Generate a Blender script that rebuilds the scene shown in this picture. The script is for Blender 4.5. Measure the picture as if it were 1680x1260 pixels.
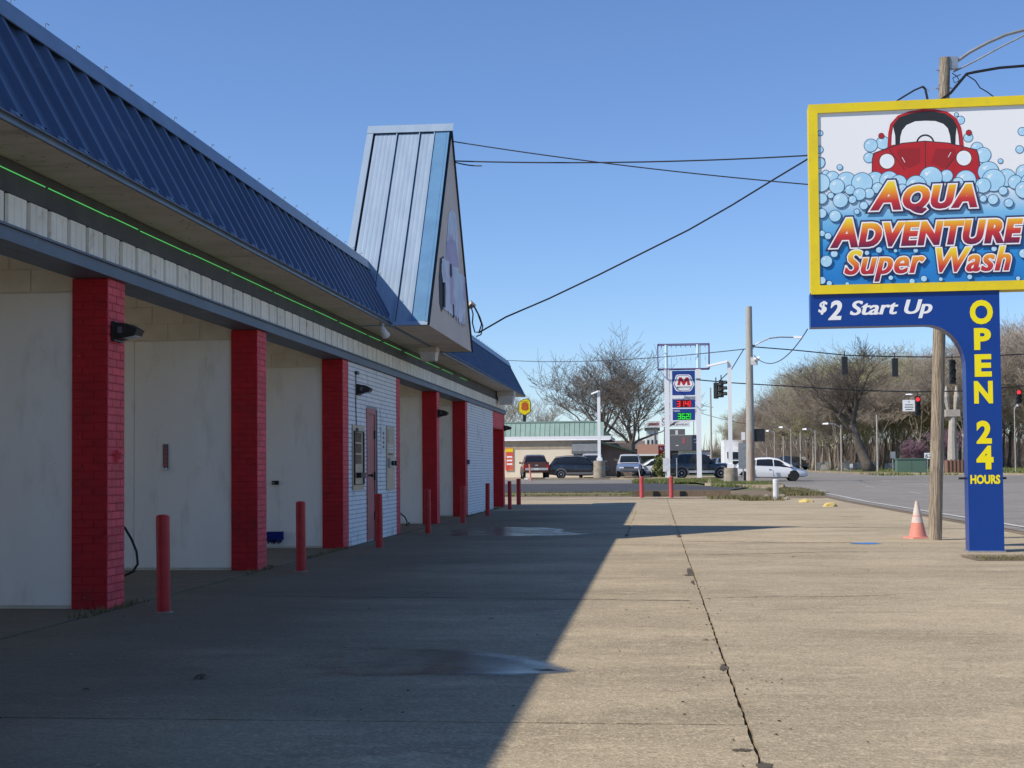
import bpy, bmesh, math, random
from mathutils import Vector, Matrix, Euler, noise
random.seed(11)
S = bpy.context.scene
for o in list(bpy.data.objects): bpy.data.objects.remove(o)
COL = S.collection

# ------------------------------------------------------------------ camera
FPX = 2330.0; EYE = 1.2; PITCH = 0.036; ROLL = 0.008
VPX, VPY = 1075.0, 766.5
YAW = math.atan((VPX-840)/FPX)
CYP = VPY + 235*ROLL - FPX*PITCH
_p = math.atan(PITCH)
_Y = Vector((-math.sin(YAW), math.cos(YAW), 0)); _X = Vector((math.cos(YAW), math.sin(YAW), 0)); _Z = Vector((0,0,1))
FW = _Y*math.cos(_p)+_Z*math.sin(_p); _u = -_Y*math.sin(_p)+_Z*math.cos(_p)
RT = _X*math.cos(ROLL)-_u*math.sin(ROLL); UP = _X*math.sin(ROLL)+_u*math.cos(ROLL)
EY = Vector((0,0,EYE))
cd = bpy.data.cameras.new('camera'); cam = bpy.data.objects.new('camera', cd); COL.objects.link(cam)
m = Matrix((RT, UP, -FW)).transposed().to_4x4(); m.translation = EY
cam.matrix_world = m
cd.sensor_width = 36; cd.lens = 36*FPX/1680; cd.shift_y = (CYP-630)/1680
cd.clip_start = 0.05; cd.clip_end = 6000
S.camera = cam
S.render.resolution_x = 1024; S.render.resolution_y = 768

# ------------------------------------------------------------------ light
SUN_TO = Vector((0.87, 0.47, -1.0)).normalized()      # direction the sunlight travels
elev = math.asin(-SUN_TO.z)
W = bpy.data.worlds.new('World'); S.world = W; W.use_nodes = True
nt = W.node_tree; bg = nt.nodes['Background']
sky = nt.nodes.new('ShaderNodeTexSky'); sky.sky_type = 'NISHITA'; sky.sun_disc = False
sky.sun_elevation = elev
sky.sun_rotation = math.atan2(-SUN_TO.x, -SUN_TO.y)
sky.air_density = 1.0; sky.dust_density = 0.0; sky.ozone_density = 5.0; sky.altitude = 100
tint = nt.nodes.new('ShaderNodeMix'); tint.data_type = 'RGBA'; tint.blend_type = 'MULTIPLY'; tint.inputs[0].default_value = 1.0
tint.inputs[7].default_value = (0.94, 1.02, 1.20, 1)          # camera white balance, the same all over the sky
nt.links.new(sky.outputs[0], tint.inputs[6]); nt.links.new(tint.outputs[2], bg.inputs[0]); bg.inputs[1].default_value = 0.107
sl = bpy.data.lights.new('sun', 'SUN'); sl.energy = 4.4; sl.angle = math.radians(0.53); sl.color = (1.0, 0.93, 0.82)
so = bpy.data.objects.new('sun', sl); COL.objects.link(so)
so.rotation_euler = SUN_TO.to_track_quat('-Z', 'Y').to_euler(); so.location = (-30, -10, 40)
S.view_settings.view_transform = 'Standard'; S.view_settings.look = 'None'
S.view_settings.gamma = 1; S.view_settings.use_curve_mapping = False
S.view_settings.exposure = 0.20

# ------------------------------------------------------------------ pixel -> world helpers (1680 x 1260 photograph)
def ray(x, y): return FW + RT*((x-840)/FPX) + UP*((CYP-y)/FPX)
def atY(x, y, Y): d = ray(x, y); return EY + d*(Y/d.y)
def atX(x, y, X): d = ray(x, y); return EY + d*(X/d.x)
def atZ(x, y, z): d = ray(x, y); return EY + d*((z-EYE)/d.z)
def zt(Y):
    if Y < 48: return 0.0
    if Y < 170: return 0.0064*(Y-48)
    return min(0.781+0.0008*(Y-170), 1.0)
def ground(x, y):
    d = ray(x, y); lo, hi = 1.0, 3000.0
    for _ in range(50):
        mid = (lo+hi)/2; p = EY + d*(mid/d.y)
        if p.z > zt(mid): lo = mid
        else: hi = mid
    return EY + d*(lo/d.y)
def onY(x, Y):                       # ground point at pixel column x and distance Y
    p = atY(x, 780, Y); return Vector((p.x, Y, zt(Y)))
def ppm(Y, X=0): return FPX/((Vector((X, Y, 1))-EY).dot(FW))

# ------------------------------------------------------------------ materials
MATS = {}
def mat(name, c1, c2=None, rough=0.6, metal=0.0, scale=3.0, detail=4.0, bump=0.0, bscale=30.0, coord='Object',
        stretch=(1,1,1), spec=0.4, speck=0.0, speck_r=0.12, speck_scale=60.0, speck_col=(0.05,0.045,0.04), rvar=0.0, lo=0.35, hi=0.65,
        dirt=None, dirt_scale=1.2, dirt_lo=0.5, dirt_hi=0.75, emit=None, estr=0.0, alpha=None, bumpd=0.02, coat=0.0):
    m = bpy.data.materials.new(name); m.use_nodes = True; t = m.node_tree; N = t.nodes; L = t.links
    b = N['Principled BSDF']; b.inputs['Roughness'].default_value = rough; b.inputs['Metallic'].default_value = metal
    b.inputs['Specular IOR Level'].default_value = spec
    b.inputs['Coat Weight'].default_value = coat; b.inputs['Coat Roughness'].default_value = 0.05
    b.inputs['Base Color'].default_value = (*c1, 1)
    MATS[name] = m
    if emit:
        b.inputs['Emission Color'].default_value = (*emit, 1); b.inputs['Emission Strength'].default_value = estr
    if c2 is None and not speck and not bump and not dirt: 
        return m
    if coord == 'World':
        g = N.new('ShaderNodeNewGeometry'); src = g.outputs['Position']
    else:
        g = N.new('ShaderNodeTexCoord'); src = g.outputs[coord]
    mp = N.new('ShaderNodeMapping'); mp.inputs['Scale'].default_value = stretch; L.new(src, mp.inputs[0]); v = mp.outputs[0]
    if c2 is None: c2 = tuple(x*0.9 for x in c1)
    n = N.new('ShaderNodeTexNoise'); n.inputs['Scale'].default_value = scale; n.inputs['Detail'].default_value = detail; n.inputs['Roughness'].default_value = 0.6
    L.new(v, n.inputs['Vector'])
    r = N.new('ShaderNodeMapRange'); r.inputs[1].default_value = lo; r.inputs[2].default_value = hi; L.new(n.outputs[0], r.inputs[0])
    mx = N.new('ShaderNodeMix'); mx.data_type = 'RGBA'; mx.inputs[6].default_value = (*c1,1); mx.inputs[7].default_value = (*c2,1)
    L.new(r.outputs[0], mx.inputs[0]); out = mx.outputs[2]
    if dirt:
        n2 = N.new('ShaderNodeTexNoise'); n2.inputs['Scale'].default_value = dirt_scale; n2.inputs['Detail'].default_value = 7; n2.inputs['Roughness'].default_value = 0.65
        L.new(v, n2.inputs['Vector'])
        r2 = N.new('ShaderNodeMapRange'); r2.inputs[1].default_value = dirt_lo; r2.inputs[2].default_value = dirt_hi; L.new(n2.outputs[0], r2.inputs[0])
        m2 = N.new('ShaderNodeMix'); m2.data_type = 'RGBA'; L.new(out, m2.inputs[6]); m2.inputs[7].default_value = (*dirt,1); L.new(r2.outputs[0], m2.inputs[0]); out = m2.outputs[2]
    if speck:
        vo = N.new('ShaderNodeTexVoronoi'); vo.inputs['Scale'].default_value = speck_scale; L.new(src, vo.inputs['Vector'])
        r3 = N.new('ShaderNodeMapRange'); r3.inputs[1].default_value = speck_r*.5; r3.inputs[2].default_value = speck_r; r3.inputs[3].default_value = speck; r3.inputs[4].default_value = 0
        L.new(vo.outputs['Distance'], r3.inputs[0])
        m3 = N.new('ShaderNodeMix'); m3.data_type = 'RGBA'; L.new(out, m3.inputs[6]); m3.inputs[7].default_value = (*speck_col,1); L.new(r3.outputs[0], m3.inputs[0]); out = m3.outputs[2]
    if rvar:
        oi = N.new('ShaderNodeObjectInfo'); r4 = N.new('ShaderNodeMapRange'); r4.inputs[3].default_value = 1-rvar; r4.inputs[4].default_value = 1+rvar
        L.new(oi.outputs['Random'], r4.inputs[0])
        m4 = N.new('ShaderNodeVectorMath'); m4.operation = 'SCALE'; L.new(out, m4.inputs[0]); L.new(r4.outputs[0], m4.inputs['Scale']); out = m4.outputs[0]
    L.new(out, b.inputs['Base Color'])
    if bump:
        n3 = N.new('ShaderNodeTexNoise'); n3.inputs['Scale'].default_value = bscale; n3.inputs['Detail'].default_value = 5; L.new(v, n3.inputs['Vector'])
        bp = N.new('ShaderNodeBump'); bp.inputs['Strength'].default_value = bump; bp.inputs['Distance'].default_value = bumpd
        L.new(n3.outputs[0], bp.inputs['Height']); L.new(bp.outputs[0], b.inputs['Normal'])
    return m

M = {}
def concrete(name, a, b, dark, rough=0.85, damp=False, gain=1.0):  # damp: wash staining that also paints in building shade
    """weathered exposed-aggregate concrete, all relief and stains in world space"""
    m = bpy.data.materials.new(name); m.use_nodes = True; t = m.node_tree; N = t.nodes; L = t.links; bs = N['Principled BSDF']
    bs.inputs['Roughness'].default_value = rough; bs.inputs['Specular IOR Level'].default_value = 0.25
    g = N.new('ShaderNodeNewGeometry'); P = g.outputs['Position']
    def nz(scale, det, st=(1,1,1), rg=0.6, dist=0.0):
        mp = N.new('ShaderNodeMapping'); mp.inputs['Scale'].default_value = st; L.new(P, mp.inputs[0])
        n = N.new('ShaderNodeTexNoise'); n.inputs['Scale'].default_value = scale; n.inputs['Detail'].default_value = det; n.inputs['Roughness'].default_value = rg; n.inputs['Distortion'].default_value = dist
        L.new(mp.outputs[0], n.inputs['Vector']); return n.outputs[0]
    def rng(x, lo, hi, a0=0, a1=1):
        r = N.new('ShaderNodeMapRange'); r.inputs[1].default_value = lo; r.inputs[2].default_value = hi; r.inputs[3].default_value = a0; r.inputs[4].default_value = a1
        L.new(x, r.inputs[0]); return r.outputs[0]
    def mix(f, x, y, mode='MIX'):
        k = N.new('ShaderNodeMix'); k.data_type = 'RGBA'; k.blend_type = mode
        for i, s in ((6, x), (7, y)):
            if isinstance(s, tuple): k.inputs[i].default_value = (*s, 1)
            else: L.new(s, k.inputs[i])
        if isinstance(f, float): k.inputs[0].default_value = f
        else: L.new(f, k.inputs[0])
        return k.outputs[2]
    c = mix(rng(nz(0.55, 6), 0.38, 0.62), a, b)
    c = mix(rng(nz(0.9, 9, (0.55, 1.25, 1), 0.72, 0.4), 0.46, 0.66, 0, 0.66*gain), c, dark)     # drive-over stains
    c = mix(rng(nz(0.30, 6, (0.4, 1.6, 1), 0.7), 0.50, 0.66, 0, 0.60*gain), c, dark)
    c = mix(rng(nz(3.2, 8, (0.7, 1.6, 1), 0.75), 0.54, 0.68, 0, 0.55), c, tuple(min(1, x*1.45) for x in a))   # worn pale laitance
    c = mix(rng(nz(3.9, 8, (0.8, 1.7, 1), 0.78), 0.54, 0.70, 0, 0.55), c, tuple(x*0.8 for x in dark))
    vo = N.new('ShaderNodeTexVoronoi'); vo.inputs['Scale'].default_value = 70; L.new(P, vo.inputs['Vector'])
    sp = N.new('ShaderNodeSeparateXYZ'); L.new(vo.outputs['Color'], sp.inputs[0])
    c = mix(rng(sp.outputs[0], 0.68, 0.85, 0, 0.34), c, tuple(min(1, x*1.65) for x in a))        # pale and dark stones of the aggregate
    c = mix(rng(sp.outputs[1], 0.72, 0.88, 0, 0.38), c, tuple(x*0.35 for x in a))
    c = mix(rng(nz(7, 5, rg=0.75), 0.62, 0.72, 0, 0.6), c, tuple(x*0.45 for x in dark))         # oil drips
    if damp:                # damp wash staining by the bays, doubling as painted building shade, ragged outer edge
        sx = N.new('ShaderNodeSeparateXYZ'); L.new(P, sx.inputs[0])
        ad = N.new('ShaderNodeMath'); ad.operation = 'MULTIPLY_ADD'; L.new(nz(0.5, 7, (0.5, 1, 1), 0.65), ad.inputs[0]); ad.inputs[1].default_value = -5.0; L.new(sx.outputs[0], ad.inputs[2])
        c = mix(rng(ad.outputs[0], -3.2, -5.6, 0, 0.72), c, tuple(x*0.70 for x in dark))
    oi = N.new('ShaderNodeObjectInfo'); vm = N.new('ShaderNodeVectorMath'); vm.operation = 'SCALE'      # each pour has its own tone
    L.new(c, vm.inputs[0]); L.new(rng(oi.outputs['Random'], 0, 1, 0.93, 1.05), vm.inputs['Scale']); c = vm.outputs[0]
    L.new(c, bs.inputs['Base Color'])
    ah = N.new('ShaderNodeMath'); ah.operation = 'ADD'; L.new(nz(60, 5, rg=0.8), ah.inputs[0]); L.new(vo.outputs['Distance'], ah.inputs[1])
    bp = N.new('ShaderNodeBump'); bp.inputs['Strength'].default_value = 0.6; bp.inputs['Distance'].default_value = 0.006
    L.new(ah.outputs[0], bp.inputs['Height']); L.new(bp.outputs[0], bs.inputs['Normal'])
    M[name] = m; return m
concrete('concrete_pale', (0.455,0.370,0.245), (0.39,0.318,0.210), (0.245,0.198,0.132))
concrete('concrete_wash', (0.435,0.353,0.232), (0.37,0.300,0.197), (0.215,0.173,0.114), damp=True)  # damp wash staining plus painted building shade
concrete('concrete_edge', (0.42,0.34,0.24), (0.30,0.24,0.17), (0.20,0.16,0.12))
concrete('road_asphalt', (0.265,0.243,0.210), (0.22,0.203,0.178), (0.155,0.143,0.125))
concrete('lot_asphalt', (0.075,0.077,0.085), (0.062,0.063,0.068), (0.04,0.04,0.042))
concrete('dirt', (0.235,0.175,0.115), (0.17,0.13,0.085), (0.10,0.08,0.055), 0.95)
def mk(name, *a, **k): M[name] = mat(name, *a, **k)
mk('joint_filler', (0.055,0.045,0.032), (0.11,0.09,0.06), scale=12, coord='World', rough=0.95)
mk('field_grass', (0.085,0.115,0.030), (0.13,0.13,0.05), scale=0.5, detail=8, coord='World', rough=0.95, dirt=(0.17,0.135,0.08), dirt_scale=0.4)
mk('blade_green', (0.10,0.145,0.03), (0.20,0.19,0.07), scale=6, rough=0.8, coord='World')
mk('weed', (0.09,0.10,0.035), (0.21,0.17,0.08), scale=9, rough=0.85, coord='World')
mk('line_white', (0.62,0.60,0.55), (0.42,0.40,0.36), scale=4, detail=8, rough=0.8, coord='World')
mk('red_shade_tone', (0.50,0.009,0.018), (0.38,0.007,0.014), scale=5, rough=0.6, bump=0.35, bscale=60, bumpd=0.004, coord='World', dirt=(0.16,0.02,0.02), dirt_scale=3.5, dirt_lo=0.56, dirt_hi=0.85, speck=0.5, speck_r=0.07, speck_scale=11, speck_col=(0.55,0.30,0.26))  # pillar red with the shade of the camera-side faces put into the colour
mk('red_lit_tone', (0.74,0.085,0.105), (0.62,0.055,0.075), scale=6, rough=0.65, bump=0.45, bscale=50, bumpd=0.004, rvar=0.14, coord='World', dirt=(0.30,0.08,0.07), dirt_scale=4, dirt_lo=0.58, dirt_hi=0.8, speck=0.5, speck_r=0.07, speck_scale=12, speck_col=(0.80,0.45,0.42))  # same pillar red, lightened in colour for the sky-lit facade faces
mk('red_steel', (0.52,0.022,0.026), (0.40,0.015,0.020), scale=8, rough=0.45, dirt=(0.10,0.03,0.02), dirt_scale=5, dirt_lo=0.6)
mk('red_faded', (0.56,0.09,0.09), (0.45,0.06,0.07), scale=8, rough=0.6, dirt=(0.3,0.14,0.1), dirt_scale=6, dirt_lo=0.6)
mk('white_brick', (0.87,0.88,0.90), (0.79,0.80,0.82), scale=7, rough=0.7, bump=0.3, bscale=40, bumpd=0.004, coord='World', dirt=(0.33,0.31,0.27), dirt_scale=2.2, dirt_lo=0.58)
mk('mortar', (0.36,0.36,0.36), rough=0.9)
mk('bay_panel', (0.87,0.83,0.76), (0.82,0.78,0.71), scale=1.5, rough=0.5, coord='World', dirt=(0.55,0.51,0.43), dirt_scale=2.4, dirt_lo=0.54, dirt_hi=0.9, stretch=(1.6,1.6,0.5), speck=0.35, speck_r=0.05, speck_scale=7.0, bump=0.05, bscale=12)
mk('block', (0.78,0.72,0.61), (0.68,0.62,0.51), scale=4, rough=0.85, bump=0.4, bscale=60, bumpd=0.004, coord='World')
mk('beam_blue', (0.115,0.150,0.205), (0.09,0.12,0.165), scale=1.6, rough=0.5, coord='World', dirt=(0.30,0.29,0.27), dirt_scale=3, dirt_lo=0.60, dirt_hi=0.8)
mk('cream_metal', (0.87,0.83,0.73), (0.80,0.75,0.63), scale=4, rough=0.5, coord='World', dirt=(0.30,0.23,0.15), dirt_scale=6, dirt_lo=0.58, dirt_hi=0.85, rvar=0.06)
mk('fascia_gap', (0.10,0.085,0.065), rough=0.8)
mk('slate_trim', (0.085,0.088,0.088), (0.06,0.063,0.065), scale=3, rough=0.7, coord='World')
mk('soffit', (0.66,0.60,0.52), (0.57,0.51,0.43), scale=2, rough=0.8, coord='World', speck=0.9, speck_r=0.14, speck_scale=8, dirt=(0.16,0.13,0.10), dirt_scale=1.5, dirt_lo=0.56, dirt_hi=0.9, stretch=(0.6,1.4,1))
mk('roof_blue', (0.050,0.088,0.178), (0.040,0.072,0.15), scale=1.2, rough=0.42, coord='World', dirt=(0.10,0.13,0.20), dirt_scale=3, dirt_lo=0.62, rvar=0.05)
mk('cap_blue', (0.16,0.235,0.36), (0.12,0.19,0.30), scale=2.5, rough=0.4, coord='World', dirt=(0.25,0.27,0.3), dirt_scale=4, dirt_lo=0.6)
mk('pale_blue_metal', (0.31,0.395,0.485), (0.265,0.345,0.44), scale=2.2, rough=0.35, coord='World', stretch=(3,1,0.4), dirt=(0.33,0.37,0.42), dirt_scale=2.5, dirt_lo=0.62)
mk('mid_blue_metal', (0.12,0.26,0.42), (0.10,0.22,0.37), scale=3, rough=0.4, coord='World')
mk('dark_seam', (0.012,0.016,0.028), rough=0.6)
mk('gable_face', (0.66,0.58,0.53), (0.60,0.53,0.48), scale=1.5, rough=0.8, coord='World')
mk('decal', (0.72,0.74,0.84), (0.50,0.62,0.78), scale=2.4, rough=0.6, coord='World', dirt=(0.48,0.38,0.58), dirt_scale=1.1, dirt_lo=0.48, dirt_hi=0.6)
mk('decal_purple', (0.40,0.33,0.55), (0.47,0.42,0.62), scale=4, rough=0.6, coord='World')
mk('peel_dark', (0.02,0.022,0.035), rough=0.7)
mk('black_metal', (0.015,0.015,0.016), (0.03,0.03,0.03), scale=8, rough=0.45)
mk('black_plastic', (0.012,0.012,0.013), rough=0.5)
mk('galv', (0.45,0.46,0.47), (0.34,0.35,0.36), scale=6, rough=0.4, metal=0.6)
mk('steel_panel', (0.42,0.38,0.31), (0.30,0.27,0.22), scale=5, rough=0.4, metal=0.3, coord='World')
mk('steel_face', (0.50,0.42,0.32), (0.38,0.33,0.26), scale=6, rough=0.4, metal=0.35, coord='World')
mk('dark_window', (0.05,0.052,0.055), rough=0.12, spec=0.6)
mk('door_red', (0.47,0.13,0.13), (0.38,0.09,0.09), scale=3, rough=0.5, coord='World')
mk('white_paint', (0.74,0.74,0.73), (0.62,0.62,0.60), scale=4, rough=0.5, coord='World', dirt=(0.42,0.38,0.32), dirt_scale=3, dirt_lo=0.66)
mk('white_clean', (0.84,0.84,0.84), rough=0.4)
mk('lens_clear', (0.55,0.56,0.56), rough=0.15, spec=0.7)
mk('green_glow', (0.1,0.6,0.2), rough=0.4, emit=(0.16,1.0,0.22), estr=0.32)
mk('rubber', (0.012,0.012,0.012), rough=0.6)
mk('cable', (0.012,0.013,0.016), rough=0.6)
mk('cable_grey', (0.06,0.07,0.09), rough=0.6)
mk('blue_brush', (0.010,0.018,0.20), (0.006,0.01,0.12), scale=40, rough=0.9)
mk('yellow_sign', (0.86,0.66,0.012), (0.76,0.58,0.02), scale=3, detail=8, rough=0.5, coord='World', dirt=(0.42,0.33,0.05), dirt_scale=9, dirt_lo=0.6, dirt_hi=0.9)
mk('yellow_print', (0.92,0.78,0.004), rough=0.5)
mk('sign_blue', (0.005,0.050,0.28), (0.004,0.045,0.255), scale=2, rough=0.35, coord='World')
mk('print_white', (0.88,0.88,0.88), rough=0.5)
mk('print_navy', (0.035,0.03,0.10), rough=0.5)
mk('bubble_line', (0.02,0.085,0.19), rough=0.5)
mk('bubble_fill', (0.38,0.66,0.86), (0.50,0.75,0.90), scale=5, rough=0.5, coord='World')
mk('bubble_spot', (0.80,0.88,0.93), rough=0.5)
mk('car_print', (0.52,0.022,0.028), (0.46,0.018,0.024), scale=2, rough=0.5, coord='World')
mk('car_print_dark', (0.34,0.018,0.022), rough=0.5)
mk('print_black', (0.025,0.027,0.03), rough=0.5)
mk('wood_pole', (0.42,0.35,0.265), (0.20,0.16,0.12), scale=9, detail=10, rough=0.9, stretch=(6,6,0.35), bump=0.9, bscale=14, bumpd=0.02, lo=0.4, hi=0.6, dirt=(0.10,0.075,0.05), dirt_scale=14, dirt_lo=0.58, dirt_hi=0.68)
mk('pale_pole', (0.47,0.44,0.39), (0.35,0.32,0.28), scale=5, detail=8, rough=0.9, stretch=(4,4,0.3), bump=0.5, dirt=(0.36,0.22,0.14), dirt_scale=0.5, dirt_lo=0.52, dirt_hi=0.6)
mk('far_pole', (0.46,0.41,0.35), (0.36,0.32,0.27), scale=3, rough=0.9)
mk('cone_orange', (0.72,0.28,0.22), (0.62,0.22,0.17), scale=6, rough=0.6, dirt=(0.55,0.36,0.30), dirt_scale=4, dirt_lo=0.55)
mk('cone_white', (0.68,0.62,0.57), (0.60,0.47,0.43), scale=6, rough=0.6)
mk('yellow_rock', (0.62,0.48,0.14), (0.48,0.38,0.16), scale=6, rough=0.85, bump=0.6, bscale=12)
mk('old_concrete', (0.40,0.345,0.26), (0.28,0.24,0.18), scale=3, rough=0.9, bump=0.5, bscale=18, dirt=(0.18,0.15,0.11), dirt_scale=2)
mk('blue_scrap', (0.05,0.22,0.62), rough=0.6)
mk('leaf_litter', (0.10,0.06,0.03), (0.035,0.022,0.014), scale=20, rough=0.9, coord='World')
mk('bark', (0.135,0.112,0.092), (0.20,0.168,0.138), scale=3, rough=0.95)
mk('bark_dark', (0.10,0.082,0.068), (0.15,0.125,0.105), scale=2, rough=0.95)
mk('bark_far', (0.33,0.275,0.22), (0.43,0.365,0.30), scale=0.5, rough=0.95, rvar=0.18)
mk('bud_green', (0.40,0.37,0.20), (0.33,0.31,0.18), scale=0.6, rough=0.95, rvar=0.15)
mk('redbud', (0.33,0.20,0.24), (0.27,0.165,0.20), scale=2, rough=0.95)
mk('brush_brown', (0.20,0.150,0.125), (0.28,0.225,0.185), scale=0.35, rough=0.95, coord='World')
mk('green_metal', (0.26,0.37,0.315), (0.22,0.32,0.27), scale=1.5, rough=0.5, coord='World', rvar=0.06)
mk('green_dark', (0.03,0.055,0.045), rough=0.6)
mk('cream_wall', (0.84,0.74,0.57), (0.78,0.68,0.51), scale=0.8, rough=0.85, coord='World')
mk('awning_grey', (0.17,0.18,0.19), (0.13,0.14,0.15), scale=3, rough=0.9)
mk('glass_dark', (0.02,0.025,0.03), rough=0.08, spec=0.7)
mk('banner_red', (0.62,0.05,0.06), (0.70,0.22,0.08), scale=2.5, rough=0.6, coord='World')
mk('brick_far', (0.27,0.15,0.10), (0.22,0.12,0.085), scale=3, rough=0.9, coord='World')
mk('shingle', (0.22,0.12,0.085), (0.30,0.17,0.12), scale=4, rough=0.95, coord='World', stretch=(3,1,6))
mk('stone_far', (0.46,0.39,0.28), (0.36,0.30,0.22), scale=2, rough=0.9, coord='World')
mk('slate_roof', (0.14,0.11,0.095), (0.19,0.15,0.125), scale=3, rough=0.9, coord='World')
mk('sign_red', (0.60,0.02,0.03), rough=0.5)
mk('sign_navy', (0.020,0.055,0.26), rough=0.45)
mk('print_red', (0.50,0.02,0.03), rough=0.5)
mk('print_green', (0.03,0.12,0.10), rough=0.5)
mk('purple_frame', (0.13,0.085,0.19), rough=0.5)
mk('tube_cyan', (0.62,0.80,0.86), rough=0.4)
mk('led_red', (0.3,0.0,0.0), rough=0.4, emit=(1.0,0.03,0.03), estr=1.3)
mk('led_green', (0.0,0.3,0.02), rough=0.4, emit=(0.05,1.0,0.10), estr=0.8)
mk('led_back_red', (0.10,0.004,0.006), rough=0.4)
mk('led_back_green', (0.004,0.06,0.02), rough=0.4)
mk('signal_red', (0.4,0.01,0.01), rough=0.3, emit=(1.0,0.04,0.06), estr=1.0)
mk('signal_dark', (0.02,0.012,0.01), rough=0.3)
mk('yellow_motel', (0.85,0.62,0.01), rough=0.45)
mk('motel_red', (0.62,0.09,0.02), rough=0.5)
mk('transformer_green', (0.10,0.17,0.125), rough=0.6)
mk('gravestone', (0.50,0.46,0.40), (0.36,0.33,0.29), scale=2, rough=0.9, rvar=0.2)
# vehicle finishes
mk('paint_black', (0.010,0.011,0.016), rough=0.25, coat=1.0)
mk('paint_white', (0.80,0.80,0.80), rough=0.3, coat=1.0)
mk('paint_maroon', (0.085,0.010,0.010), (0.07,0.008,0.008), scale=4, rough=0.35, coat=0.8)
mk('paint_tan', (0.42,0.33,0.25), rough=0.4, coat=0.6)
mk('paint_steelblue', (0.13,0.19,0.31), rough=0.35, coat=0.8)
mk('paint_grey', (0.06,0.062,0.066), rough=0.35, coat=0.8)
mk('paint_silver', (0.42,0.43,0.45), rough=0.35, coat=0.8)
mk('chrome', (0.70,0.70,0.70), rough=0.2, metal=0.9)
mk('trim_grey', (0.13,0.13,0.135), rough=0.6)
mk('tyre', (0.018,0.018,0.018), rough=0.8)
mk('alloy', (0.55,0.56,0.57), rough=0.3, metal=0.7)
mk('rim_dark', (0.03,0.03,0.03), rough=0.35, metal=0.3)
mk('lamp_red', (0.35,0.01,0.01), rough=0.2)
mk('lamp_clear', (0.65,0.67,0.70), rough=0.12, spec=0.8)
mk('plate', (0.65,0.66,0.68), rough=0.5)

def wet_mat():
    m = bpy.data.materials.new('wet_film'); m.use_nodes = True; t = m.node_tree; N = t.nodes; L = t.links; b = N['Principled BSDF']
    g = N.new('ShaderNodeNewGeometry')
    n = N.new('ShaderNodeTexNoise'); n.inputs['Scale'].default_value = 2.2; n.inputs['Detail'].default_value = 8; L.new(g.outputs['Position'], n.inputs['Vector'])
    r = N.new('ShaderNodeMapRange'); r.inputs[1].default_value = 0.35; r.inputs[2].default_value = 0.7; r.inputs[3].default_value = 0.14; r.inputs[4].default_value = 0.34
    L.new(n.outputs[0], r.inputs[0]); L.new(r.outputs[0], b.inputs['Roughness'])
    n2 = N.new('ShaderNodeTexNoise'); n2.inputs['Scale'].default_value = 70; n2.inputs['Detail'].default_value = 4; L.new(g.outputs['Position'], n2.inputs['Vector'])
    mx = N.new('ShaderNodeMix'); mx.data_type = 'RGBA'; mx.inputs[6].default_value = (0.075,0.066,0.056,1); mx.inputs[7].default_value = (0.03,0.027,0.025,1); L.new(n2.outputs[0], mx.inputs[0])
    L.new(mx.outputs[2], b.inputs['Base Color'])
    bp = N.new('ShaderNodeBump'); bp.inputs['Strength'].default_value = 0.04; bp.inputs['Distance'].default_value = 0.003
    L.new(n2.outputs[0], bp.inputs['Height']); L.new(bp.outputs[0], b.inputs['Normal'])
    b.inputs['IOR'].default_value = 1.33; b.inputs['Specular IOR Level'].default_value = 0.5
    at = N.new('ShaderNodeAttribute'); at.attribute_name = 'damp'
    n4 = N.new('ShaderNodeTexNoise'); n4.inputs['Scale'].default_value = 5; n4.inputs['Detail'].default_value = 8; n4.inputs['Roughness'].default_value = .7; L.new(g.outputs['Position'], n4.inputs['Vector'])
    ma = N.new('ShaderNodeMath'); ma.operation = 'MULTIPLY_ADD'; L.new(n4.outputs[0], ma.inputs[0]); ma.inputs[1].default_value = 1.3; L.new(at.outputs['Fac'], ma.inputs[2])
    ra = N.new('ShaderNodeMapRange'); ra.inputs[1].default_value = 0.75; ra.inputs[2].default_value = 1.55; ra.inputs[4].default_value = 0.82; L.new(ma.outputs[0], ra.inputs[0]); L.new(ra.outputs[0], b.inputs['Alpha'])
    M['wet_film'] = m
wet_mat()
def ramp_mat(name, stops, axis='Z', coord='Generated'):
    m = bpy.data.materials.new(name); m.use_nodes = True; t = m.node_tree; N = t.nodes; L = t.links; b = N['Principled BSDF']
    b.inputs['Roughness'].default_value = 0.5
    g = N.new('ShaderNodeTexCoord'); sp = N.new('ShaderNodeSeparateXYZ'); L.new(g.outputs[coord], sp.inputs[0])
    cr = N.new('ShaderNodeValToRGB'); e = cr.color_ramp.elements
    while len(e) < len(stops): e.new(0.5)
    for el, (p, c) in zip(e, stops): el.position = p; el.color = (*c, 1)
    L.new(sp.outputs[axis], cr.inputs[0]); L.new(cr.outputs[0], b.inputs['Base Color']); M[name] = m
ramp_mat('sign_art', [(0.0,(0.012,0.19,0.56)), (0.22,(0.03,0.30,0.68)), (0.40,(0.22,0.53,0.80)), (0.50,(0.60,0.76,0.87)), (0.56,(0.88,0.88,0.88)), (1.0,(0.88,0.88,0.88))])
ramp_mat('letter_fill', [(0.0,(0.10,0.01,0.06)), (0.18,(0.32,0.012,0.04)), (0.42,(0.62,0.035,0.03)), (0.66,(0.85,0.28,0.02)), (0.88,(0.90,0.62,0.02)), (1.0,(0.90,0.75,0.05))])
ramp_mat('glass_car', [(0,(0.012,0.014,0.016)), (1,(0.02,0.025,0.03))]); 
M['glass_car'].node_tree.nodes['Principled BSDF'].inputs['Roughness'].default_value = 0.05

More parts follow.
